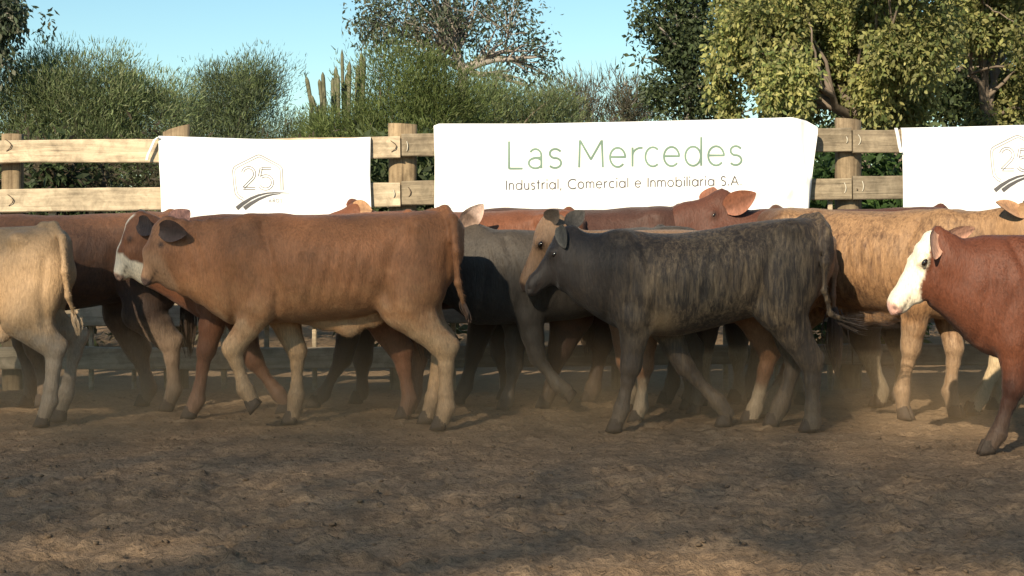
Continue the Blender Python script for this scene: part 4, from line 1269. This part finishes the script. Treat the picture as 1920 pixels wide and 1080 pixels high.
# ------------------------------------------------------------------ trees, shrubs, cactus
def tube_mesh(paths, nsides=7):
    """paths: list of (points, radii)"""
    V, Q = [], []
    for pts, rad in paths:
        pts = np.array(pts, float); n = len(pts); b = len(V)
        for i in range(n):
            d = pts[min(i + 1, n - 1)] - pts[max(i - 1, 0)]; d = d / max(np.linalg.norm(d), 1e-6)
            e = np.cross(d, (0.31, 0.77, 0.2)); e /= max(np.linalg.norm(e), 1e-6); f_ = np.cross(d, e)
            for k in range(nsides):
                a = 2 * math.pi * k / nsides
                V.append(pts[i] + (e * math.cos(a) + f_ * math.sin(a)) * rad[i])
        for i in range(n - 1):
            for k in range(nsides):
                Q.append((b + i * nsides + k, b + i * nsides + (k + 1) % nsides, b + (i + 1) * nsides + (k + 1) % nsides, b + (i + 1) * nsides + k))
    return np.array(V), Q

def wander(a, b, r0, r1, r, n=7, amp=0.08):
    a, b = np.array(a, float), np.array(b, float); L = np.linalg.norm(b - a)
    t = np.linspace(0, 1, n)[:, None]
    p = a + (b - a) * t + np.cumsum(r.normal(0, amp * L / n, (n, 3)), 0) * np.sin(t * math.pi)
    p[:, 2] += (t[:, 0] * (1 - t[:, 0])) * 0.15 * L
    return p, np.linspace(r0, r1, n)

def leaves(cent, direc, L, W, r, curl=0.25):
    """leaf blades: one bent quad strip (2 quads) per leaf"""
    N = len(cent)
    d = direc / np.maximum(np.linalg.norm(direc, axis=1), 1e-6)[:, None]
    q = r.normal(0, 1, (N, 3)); e = np.cross(d, q); e /= np.maximum(np.linalg.norm(e, axis=1), 1e-6)[:, None]
    nn = np.cross(d, e)
    L, W = L[:, None], W[:, None]
    mid = cent + d * L * 0.5 + nn * L * curl * 0.25
    tip = cent + d * L - nn * L * curl * 0.1
    V = np.stack([cent - e * W * .12, cent + e * W * .12, mid - e * W * .5, mid + e * W * .5, tip - e * W * .08, tip + e * W * .08], 1).reshape(-1, 3)
    b = (np.arange(N) * 6)[:, None]
    Q = np.stack([b + [0, 1, 3, 2], b + [2, 3, 5, 4]], 1).reshape(-1, 4)
    return V, Q

def needles(cent, direc, L, W, r):
    N = len(cent)
    d = direc / np.maximum(np.linalg.norm(direc, axis=1), 1e-6)[:, None]
    e = np.cross(d, r.normal(0, 1, (N, 3))); e /= np.maximum(np.linalg.norm(e, axis=1), 1e-6)[:, None]
    L, W = L[:, None], W[:, None]
    V = np.stack([cent - e * W * .5, cent + e * W * .5, cent + d * L + e * W * .15, cent + d * L - e * W * .15], 1).reshape(-1, 3)
    return V, (np.arange(N) * 4)[:, None] + np.array([[0, 1, 2, 3]])

def plant(name, label, category, Y, blobs, n, leaf, colors, seed, group=None, base=None, trunk_r=0.06, bark=None, style="leaf", clumps=90, clump_r=0.22, depth=0.8,
          twigs=True, loc3=None, limbs=True, keep=None, droop=0.0, shell=0.35, djit=0.0):
    """blobs: (photo x, photo y, radius x, radius y[, weight]) at distance Y, or 3-D (centre, radii)"""
    r = np.random.default_rng(seed)
    k = Y / F_PX
    B = []
    for b in blobs:
        c = P3(b[0], b[1], Y); c.y += djit * r.uniform(-1, 1); w = b[4] if len(b) > 4 else 1.0
        rx, rz = b[2] * k, b[3] * k
        B.append((np.array(c), np.array((rx, depth * max(min(rx, rz * 1.6), 0.3), rz)), w))
    vol = np.array([b[1].prod() ** 0.75 * b[2] for b in B]); vol /= vol.sum()
    pick = r.choice(len(B), clumps, p=vol)
    u = r.normal(0, 1, (clumps, 3)); u /= np.linalg.norm(u, axis=1)[:, None]
    rad = shell + (1 - shell) * r.random(clumps) ** 0.6
    C = np.array([B[i][0] for i in pick]) + u * rad[:, None] * np.array([B[i][1] for i in pick])
    C[:, 2] = np.maximum(C[:, 2], 0.12)
    bx = base[0] if base else blobs[0][0]
    root = np.array(((bx - CX) * k, Y, 0.0))
    o = bpy.data.objects.new(name, None); o.location = root
    put(o); tag(o, label, category, group, "thing")
    # trunk and limbs
    top = C.mean(0); paths = []
    if base and len(base) > 1 and base[1] is not None: fork = np.array(P3(bx + (base[2] if len(base) > 2 else 0), base[1], Y))
    else: fork = root * 0.5 + top * 0.5; fork[2] = max(0.25, top[2] * 0.35)
    tp, tr = wander(root + (0, 0, -0.1), fork, trunk_r, trunk_r * 0.7, r, 8, 0.12)
    paths.append((tp, tr))
    if limbs:
        order = r.permutation(clumps)[: min(clumps, limbs if limbs is not True else 40)]
        mains = []
        for q, ci in enumerate(order):
            if q < 7 or not mains: src, r0 = fork, trunk_r * 0.55
            else:
                m_ = mains[int(np.argmin([np.linalg.norm(mm[0][-3] - C[ci]) for mm in mains]))]
                j = r.integers(2, 6); src, r0 = m_[0][j], m_[1][j] * 0.7
            p = wander(src, C[ci], r0, 0.004, r, 9, 0.22)
            if len(mains) < 12: mains.append(p)
            paths.append(p)
    V, Q = tube_mesh(paths)
    t_ = bpy.data.objects.new("trunk", np_mesh("trunk", V - root, Q, bark or M_BARK)); put(t_, o)
    # leaves spread through the clumps
    ci = r.integers(0, clumps, n)
    lo_, hi_ = leaf[0], leaf[1]
    lum = r.uniform(0.62, 1.3, clumps)
    cr = clump_r * r.uniform(0.6, 1.35, clumps)
    off = np.clip(r.normal(0, 0.5, (n, 3)), -.95, .95) * cr[ci][:, None] * np.array((1, 1, 1.0 + 0.7 * (droop > .5)))
    P = C[ci] + off
    out = off / np.maximum(np.linalg.norm(off, axis=1), 1e-6)[:, None]
    if style == "broom":
        d = np.array((0, 0, 0.8)) + out * 0.6 + r.normal(0, 0.42, (n, 3)) + (C[ci] - B[0][0]) * 0.25
    else:
        d = out * 0.5 + r.normal(0, 0.7, (n, 3)) + np.array((0, 0, -droop))
    Ls = r.uniform(lo_, hi_, n); Ws = Ls * leaf[2] * r.uniform(0.7, 1.3, n)
    ok = P[:, 2] > 0.03
    if keep is not None: ok &= keep(P)
    P, d, Ls, Ws, ci = P[ok], d[ok], Ls[ok], Ws[ok], ci[ok]
    V, Q = leaves(P, d, Ls, Ws, r) if style != 'broom' else needles(P, d, Ls, Ws, r)
    cols = np.array(colors)
    c = cols[r.integers(0, len(cols), len(P))] * (lum[ci] * r.uniform(0.75, 1.25, len(P)))[:, None]
    me = np_mesh("crown", V - root, Q, M_LEAF, False)
    vcol(me, "leaf", np.repeat(c, 6 if style != "broom" else 4, 0))
    cr_ = bpy.data.objects.new("crown", me); put(cr_, o); cr_["kind"] = "stuff"
    return o

OLIVE = [(.155, .200, .085), (.185, .225, .100), (.120, .160, .068), (.21, .23, .125)]
GREYG = [(.085, .112, .066), (.112, .136, .085), (.062, .086, .048), (.14, .145, .10)]
YELG = [(.30, .30, .10), (.24, .26, .09), (.36, .34, .13), (.13, .165, .055), (.27, .27, .115)]
DARKG = [(.080, .110, .045), (.105, .130, .060), (.062, .086, .038)]
BROWN = [(.085, .068, .045), (.065, .060, .035), (.055, .065, .030)]

SH = "broom shrubs growing behind the fence"
plant("broom_shrub", "large olive green broom shrub at the far left behind the fence", "shrub", 15.0,
      [(150, 195, 130, 75), (45, 205, 95, 75), (240, 200, 70, 70), (120, 145, 60, 36, .8), (200, 143, 46, 32, .7), (60, 160, 44, 40, .7), (262, 160, 26, 40, .5), (165, 128, 30, 22, .4), (320, 215, 55, 42), (330, 185, 22, 30, .3), (120, 300, 190, 100, 1.2), (250, 320, 90, 90)], 80000, (.028, .065, .16), OLIVE, 11, SH, (150, 330), .05, style="broom", clumps=170, clump_r=.26)
plant("broom_shrub", "grey green shrub with twiggy tips, behind the left banner", "shrub", 17.5,
      [(440, 195, 85, 55), (470, 145, 50, 30), (415, 160, 34, 28, .6), (525, 152, 26, 18, .9), (500, 135, 24, 16, .5), (530, 200, 26, 30, .5), (330, 215, 55, 38), (420, 280, 120, 70), (545, 265, 60, 40)], 55000, (.028, .065, .16), OLIVE[:2] + GREYG[:2], 12, SH, (430, 300), .05, style="broom", clumps=150, clump_r=.24)
plant("broom_shrub", "bright olive broom shrub left of the middle post", "shrub", 15.5,
      [(755, 175, 95, 65), (745, 128, 40, 24, .7), (800, 138, 34, 24, .6), (845, 165, 30, 26, .5), (690, 225, 60, 45), (840, 200, 60, 50), (710, 290, 140, 100, 1.2), (622, 262, 40, 22), (850, 300, 90, 90)], 80000, (.028, .065, .16), [(.130, .170, .052), (.160, .190, .070), (.105, .140, .046)], 13, SH, (750, 330), .05, style="broom", clumps=170, clump_r=.25)
plant("broom_shrub", "low olive shrub above the left half of the lettered banner", "shrub", 17.0,
      [(930, 205, 80, 38), (1010, 205, 90, 40), (920, 170, 45, 30), (1000, 290, 150, 80), (870, 270, 60, 70)], 46000, (.028, .065, .16), OLIVE, 14, SH, (960, 300), .05, style="broom", clumps=120, clump_r=.22)
plant("twiggy_shrub", "pale twiggy half bare shrub above the right half of the lettered banner", "shrub", 19.0,
      [(1130, 190, 80, 38), (1080, 195, 60, 35), (1190, 205, 50, 30), (1140, 260, 120, 50)], 7000, (.06, .16, .08), [(.16, .15, .11), (.10, .11, .06), (.20, .18, .14)], 15, None, (1130, 260), .04, M_TWIG, style="broom", clumps=110, clump_r=.2, limbs=90)
plant("sparse_tree", "tall sparse tree with grey branches showing, in the middle behind the shrubs", "tree", 22.0,
      [(850, 40, 185, 100, 1.3), (970, 80, 95, 90), (730, 60, 85, 70), (1035, 165, 38, 32, .8), (1000, 120, 50, 50), (830, -40, 210, 70), (690, 60, 40, 46, .6)], 8000, (.045, .085, .42), GREYG, 16, None, (868, 130, 0), .10, M_TWIG, clumps=190, clump_r=.19, limbs=190, droop=.6, shell=.1)
plant("slender_tree", "slender dark tree with a pale trunk, just left of the big leafy tree", "tree", 17.0,
      [(1275, 30, 75, 65, 1.2), (1205, 118, 34, 20, .7), (1300, 95, 60, 60), (1265, 175, 45, 55), (1330, 190, 40, 40), (1285, -30, 80, 60), (1195, 25, 24, 26, .5)], 12000, (.04, .07, .5), DARKG + GREYG[:1], 17, None, (1292, 150, 0), .07, M_TWIG, clumps=120, clump_r=.19, limbs=70, droop=.3)
plant("leafy_tree", "big yellow green leafy tree right of the slender dark tree", "tree", 13.2,
      [(1395, 95, 52, 62), (1375, 165, 36, 48, .8), (1435, 40, 60, 55), (1440, 175, 48, 40), (1490, 105, 55, 50), (1520, 35, 60, 50), (1585, 25, 60, 50), (1560, 100, 42, 40, .8), (1650, 35, 60, 55), (1700, 90, 55, 55), (1640, 190, 62, 46), (1700, 185, 48, 48), (1595, 215, 50, 24, .6), (1500, 200, 40, 26, .6), (1480, -60, 120, 70), (1640, -60, 120, 70), (1745, 160, 34, 50, .6), (1390, 225, 50, 14, .3), (1590, 140, 46, 44, .7), (1530, 160, 40, 40, .5), (1650, 110, 50, 44, .6)], 72000, (.032, .058, .55), YELG, 18, None, (1600, 225, 0), .075, clumps=210, clump_r=.125, limbs=110, droop=.7, shell=.55, djit=.9)
plant("backdrop_tree", "dark green tree added to darken the gaps in the big yellow green tree", "tree", 17.0,  # dark foliage added so gaps in the front tree read as deep shade
      [(1480, 110, 120, 110), (1620, 120, 130, 110), (1780, 110, 90, 120), (1900, 120, 110, 120), (1700, 200, 160, 50), (1660, -40, 260, 70)], 18000, (.06, .10, .5), DARKG + OLIVE[2:3], 23, None, (1680, 150, 0), .14, clumps=200, clump_r=.26, limbs=60, droop=.5)
plant("leafy_tree", "yellow green tree at the right edge behind the fence", "tree", 14.2,
      [(1830, 40, 60, 60), (1900, 20, 60, 60), (1790, 60, 36, 60, .7), (1870, 100, 50, 40, .8), (1940, 90, 60, 70), (1885, 190, 52, 46), (1950, 190, 60, 60), (1850, 240, 40, 20, .5), (1850, -60, 120, 70), (1960, -50, 90, 80)], 42000, (.034, .06, .55), YELG, 19, None, (1850, 225, 0), .07, clumps=140, clump_r=.125, limbs=80, djit=.8, droop=.6)
plant("drooping_tree", "thin drooping grey tree cut off by the left edge", "tree", 14.5,
      [(-30, 40, 60, 90, 1.2), (15, 40, 28, 60), (20, 130, 18, 26, .5), (80, 46, 12, 8, .12), (88, 90, 10, 8, .12)], 6000, (.04, .07, .45), GREYG, 20, None, (-40, 60, 0), .09, M_TWIG, clumps=110, clump_r=.13, limbs=70, droop=1.0)
UG = "low plants growing just behind the fence"
for q, (px, lab, cols, n) in enumerate([(1565, "low green leafy plants under the right weathered boards, left of the post", [(.070, .125, .035), (.050, .095, .028)], 4500),
                                        (1660, "low green leafy plants under the right weathered boards, right of the post", [(.075, .135, .038), (.055, .10, .030)], 4500),
                                        (715, "dark green bush between the two left banners, left of the post", DARKG, 4500), (800, "dark green bush between the two left banners, right of the post", DARKG, 4500),
                                        (110, "drooping green brush seen through the left boards", [(.060, .085, .034), (.050, .07, .03)] + BROWN[:1], 4200)]):
    plant("bush", lab, "plant", 11.6 + 0.2 * q, [(px, 330, 45, 60), (px, 440, 60, 90), (px, 560, 60, 100)], n, (.05, .12, .35), cols, 40 + q, UG, (px, 560), .015, clumps=70, clump_r=.16, limbs=14)
plant("thicket", "dark brown thicket in the shade behind the left boards", "thicket", 13.2,
      [(60, 350, 160, 100), (260, 350, 140, 100), (420, 360, 160, 110), (40, 520, 200, 120), (300, 520, 200, 120), (560, 420, 160, 150)], 14000, (.04, .10, .25), BROWN, 51, None, (250, 560), .03, clumps=260, clump_r=.24, limbs=70)
plant("thicket", "dark thicket behind the middle and right boards", "thicket", 14.0,
      [(760, 400, 200, 150), (1000, 420, 200, 140), (1250, 420, 200, 140), (1500, 400, 200, 150), (1760, 400, 220, 150), (1950, 420, 150, 150)], 17000, (.04, .10, .3), DARKG + BROWN[2:], 52, None, (1250, 560), .03, clumps=360, clump_r=.27, limbs=70)

# far scrub that closes the horizon
def far_scrub():
    r = np.random.default_rng(77)
    n = 26000
    x = r.uniform(-26, 26, n); y = 34 + r.normal(0, 1.6, n)
    top = 1.7 + 1.1 * fbm(x * 0.35, y * 0.1, None, 61, 3) * 1.6
    z = top * r.random(n) ** 0.7
    P = np.stack([x, y, z], -1)
    V, Q = needles(P, r.normal(0, .5, (n, 3)) + np.array((0, 0, .6)), r.uniform(.15, .4, n), r.uniform(.05, .12, n), r)
    me = np_mesh("far_scrub", V, Q, M_LEAF, False)
    c = np.array(OLIVE)[r.integers(0, 4, n)] * (0.6 + 0.7 * fbm(x * 1.2, z * 1.2, None, 71, 3))[:, None]
    vcol(me, "leaf", np.repeat(c, 4, 0))
    o = bpy.data.objects.new("far_scrub", me); put(o); tag(o, kind="stuff")
far_scrub()

# columnar cactus
def cactus():
    Yc = 18.5; k = Yc / F_PX
    base = np.array(((625 - CX) * k, Yc, 0.0))
    o = bpy.data.objects.new("column_cactus", None); o.location = base
    put(o); tag(o, "tall candelabra cactus with pale upright columns, left of the olive broom shrub", "cactus")
    n = NT("cactus_skin"); ob = n.obj()
    c = n.ramp(n.noise(ob, 14.0, 4.0), [(0.3, (.085, .090, .050)), (0.7, (.185, .175, .115))])
    n.set(**{"Base Color": c, "Roughness": 0.8, "Specular IOR Level": 0.2})
    mt = n.m
    arms = [(573, 142, 585, 205, 13), (584, 178, 596, 215, 10), (601, 150, 606, 200, 12), (609, 138, 612, 200, 12), (620, 142, 622, 205, 12), (627, 122, 629, 200, 13), (641, 92, 643, 195, 10), (650, 135, 646, 200, 12), (657, 116, 655, 200, 13), (668, 118, 666, 200, 12), (674, 92, 673, 200, 11), (686, 108, 682, 200, 12), (636, 140, 636, 205, 12), (593, 195, 600, 230, 11)]
    for q, (x0, y0, x1, y1, w) in enumerate(arms):
        top = np.array(P3(x0, y0, Yc)); low = np.array(P3(x1, y1, Yc)); r = np.random.default_rng(q)
        dy = r.uniform(-0.25, 0.25); top[1] += dy; low[1] += dy * 0.6
        st = base + np.array(((low[0] - base[0]) * 0.5, dy * 0.3, 0.5))
        ctrl = np.array([st, low * .55 + st * .45 + np.array((0.06 * np.sign(low[0] - base[0]), 0, -.05)), low, low * .5 + top * .5, top])
        t = np.linspace(0, 4, 22); pts = np.stack([np.interp(t, range(5), ctrl[:, j]) for j in range(3)], -1)
        for _ in range(3): pts[1:-1] = (pts[:-2] + 2 * pts[1:-1] + pts[2:]) / 4
        V, Q = [], []; ns = 14
        for i, p in enumerate(pts):
            tt = i / 21
            rr = w * k / 2 * 0.62 * (0.85 + 0.25 * tt) * (1 if tt < .9 else math.sqrt(max(0.02, 1 - ((tt - .9) / .1) ** 2)))
            for a in range(ns):
                an = 2 * math.pi * a / ns
                f_ = rr * (1.0 if a % 2 else 0.78)
                V.append(p + np.array((math.cos(an) * f_, math.sin(an) * f_, 0)))
        for i in range(21):
            for a in range(ns): Q.append((i * ns + a, i * ns + (a + 1) % ns, (i + 1) * ns + (a + 1) % ns, (i + 1) * ns + a))
        s_ = bpy.data.objects.new("stem", np_mesh("stem", np.array(V) - base, Q, mt)); put(s_, o)
cactus()

# ------------------------------------------------------------------ unseen trees behind the camera, crowns shaped to cast the yard's shade
SE = np.array((math.cos(SUN_A), -math.sin(SUN_A), 0.0))                       # across the sun's direction
SS = np.array(tuple(sun_dir)); SV = np.cross(SS, SE); SV = SV if SV[2] > 0 else -SV
def shade_tree(label, trunk_xy, u0, u1, seed, n):
    r = np.random.default_rng(seed)
    U = r.uniform(u0, u1, n); v = r.uniform(1.7, 5.3, n); T = r.uniform(20.0, 24.0, n)
    top = 4.70 + 0.12 * (U + 3.3) / 0.914 + 0.14 * smoothstep(-4.6, -5.0, U)
    top = np.where(U > -1.74, np.minimum(top, 4.02), top)
    low = 1.86 + 0.66 * smoothstep(-2.75, -1.55, U)
    wob = (fbm(U * 2.3, v * 2.3, None, 91, 3) - 0.5)
    ok = (v < top + wob * 0.25) & (v > low + wob * 0.24)
    ok &= ~((np.abs(v - 3.90 - 0.45 * (U + 5.5)) < 0.14) & (U < -5.12))          # gap cut in the crown to let a slanting strip of sun through
    ok &= ~((np.abs(v - 2.13 - 0.2 * (U + 3.35)) < 0.07) & (np.abs(U + 3.4) < 0.32))
    ok &= ~((U > -1.74) & (v > 3.55) & (r.random(n) < 0.4))
    ok &= r.random(n) < 0.84 + 0.12 * (fbm(U * 1.7, v * 1.7, None, 95, 2) - 0.5)
    U, v, T = U[ok], v[ok], T[ok]
    P = U[:, None] * SE + v[:, None] * SV + T[:, None] * SS
    V, Q = needles(P, r.normal(0, 1, (len(P), 3)), r.uniform(.055, .095, len(P)), r.uniform(.034, .056, len(P)), r)
    root = np.array((trunk_xy[0], trunk_xy[1], 0.0))
    o = bpy.data.objects.new("shade_tree", None); o.location = root
    put(o); tag(o, label, "tree", "tall trees behind the camera")
    me = np_mesh("crown", V - root, Q, M_LEAF, False)
    vcol(me, "leaf", np.repeat(np.array([(.075, .068, .036), (.060, .056, .030)])[r.integers(0, 2, len(P))], 4, 0))
    c_ = bpy.data.objects.new("crown", me); put(c_, o); c_["kind"] = "stuff"
    fork = np.array((root[0], root[1], P[:, 2].min() * 0.85))
    paths = [wander(root - (0, 0, .1), fork, .24, .15, r, 9, .04)]
    for q in range(22):
        paths.append(wander(fork + (0, 0, -0.4 * r.random()), P[r.integers(0, len(P))], .05, .008, r, 9, .12))
    V, Q = tube_mesh(paths, 8)
    t_ = bpy.data.objects.new("trunk", np_mesh("trunk", V - root, Q, M_BARK)); put(t_, o)
NSH = 0.56
shade_tree("tall shade tree behind the camera on the left, unseen, its crown shaped to shade the yard", (-12.0, -15.0), -7.6, -3.6, 5, int(36500 * NSH))
shade_tree("tall shade tree behind the camera on the right, unseen, its crown shaped to shade the yard", (-7.2, -16.6), -3.6, 1.2, 6, int(43800 * NSH))

# ------------------------------------------------------------------ dust kicked up round the hooves
def dust_cloud():
    x0, x1, y0, y1, z0, z1 = -4.2, 4.2, 6.7, 9.85, -0.03, 0.62
    V = [(x, y, z) for z in (z0, z1) for y in (y0, y1) for x in (x0, x1)]
    Q = [(0, 2, 3, 1), (4, 5, 7, 6), (0, 1, 5, 4), (2, 6, 7, 3), (0, 4, 6, 2), (1, 3, 7, 5)]
    m = bpy.data.materials.new("dust"); m.use_nodes = True
    t = m.node_tree; n = t.nodes; n.remove(n["Principled BSDF"])
    pv = n.new("ShaderNodeVolumePrincipled"); pv.inputs["Color"].default_value = (.88, .60, .34, 1)
    tc = n.new("ShaderNodeTexCoord"); sp = n.new("ShaderNodeSeparateXYZ"); t.links.new(tc.outputs["Object"], sp.inputs[0])
    no = n.new("ShaderNodeTexNoise"); no.inputs["Scale"].default_value = 1.7; no.inputs["Detail"].default_value = 3.0
    t.links.new(tc.outputs["Object"], no.inputs["Vector"])
    mr = n.new("ShaderNodeMapRange"); mr.inputs[1].default_value = 0.36; mr.inputs[2].default_value = 0.68; mr.inputs[3].default_value = 0.25; mr.inputs[4].default_value = 1.0
    t.links.new(no.outputs["Fac"], mr.inputs[0])
    fz = n.new("ShaderNodeMapRange"); fz.interpolation_type = 'SMOOTHSTEP'
    fz.inputs[1].default_value = 0.0; fz.inputs[2].default_value = 0.60; fz.inputs[3].default_value = 1.0; fz.inputs[4].default_value = 0.0
    t.links.new(sp.outputs["Z"], fz.inputs[0])
    fy = n.new("ShaderNodeMapRange"); fy.interpolation_type = 'SMOOTHSTEP'
    fy.inputs[1].default_value = 6.75; fy.inputs[2].default_value = 8.2; t.links.new(sp.outputs["Y"], fy.inputs[0])
    a = n.new("ShaderNodeMath"); a.operation = 'MULTIPLY'; t.links.new(mr.outputs[0], a.inputs[0]); t.links.new(fz.outputs[0], a.inputs[1])
    b = n.new("ShaderNodeMath"); b.operation = 'MULTIPLY'; t.links.new(a.outputs[0], b.inputs[0]); t.links.new(fy.outputs[0], b.inputs[1])
    c = n.new("ShaderNodeMath"); c.operation = 'MULTIPLY'; t.links.new(b.outputs[0], c.inputs[0]); c.inputs[1].default_value = 0.46
    t.links.new(c.outputs[0], pv.inputs["Density"])
    t.links.new(pv.outputs[0], n["Material Output"].inputs["Volume"])
    o = bpy.data.objects.new("dust_cloud", np_mesh("dust_cloud", V, Q, m, False)); put(o); tag(o, kind="stuff")
dust_cloud()
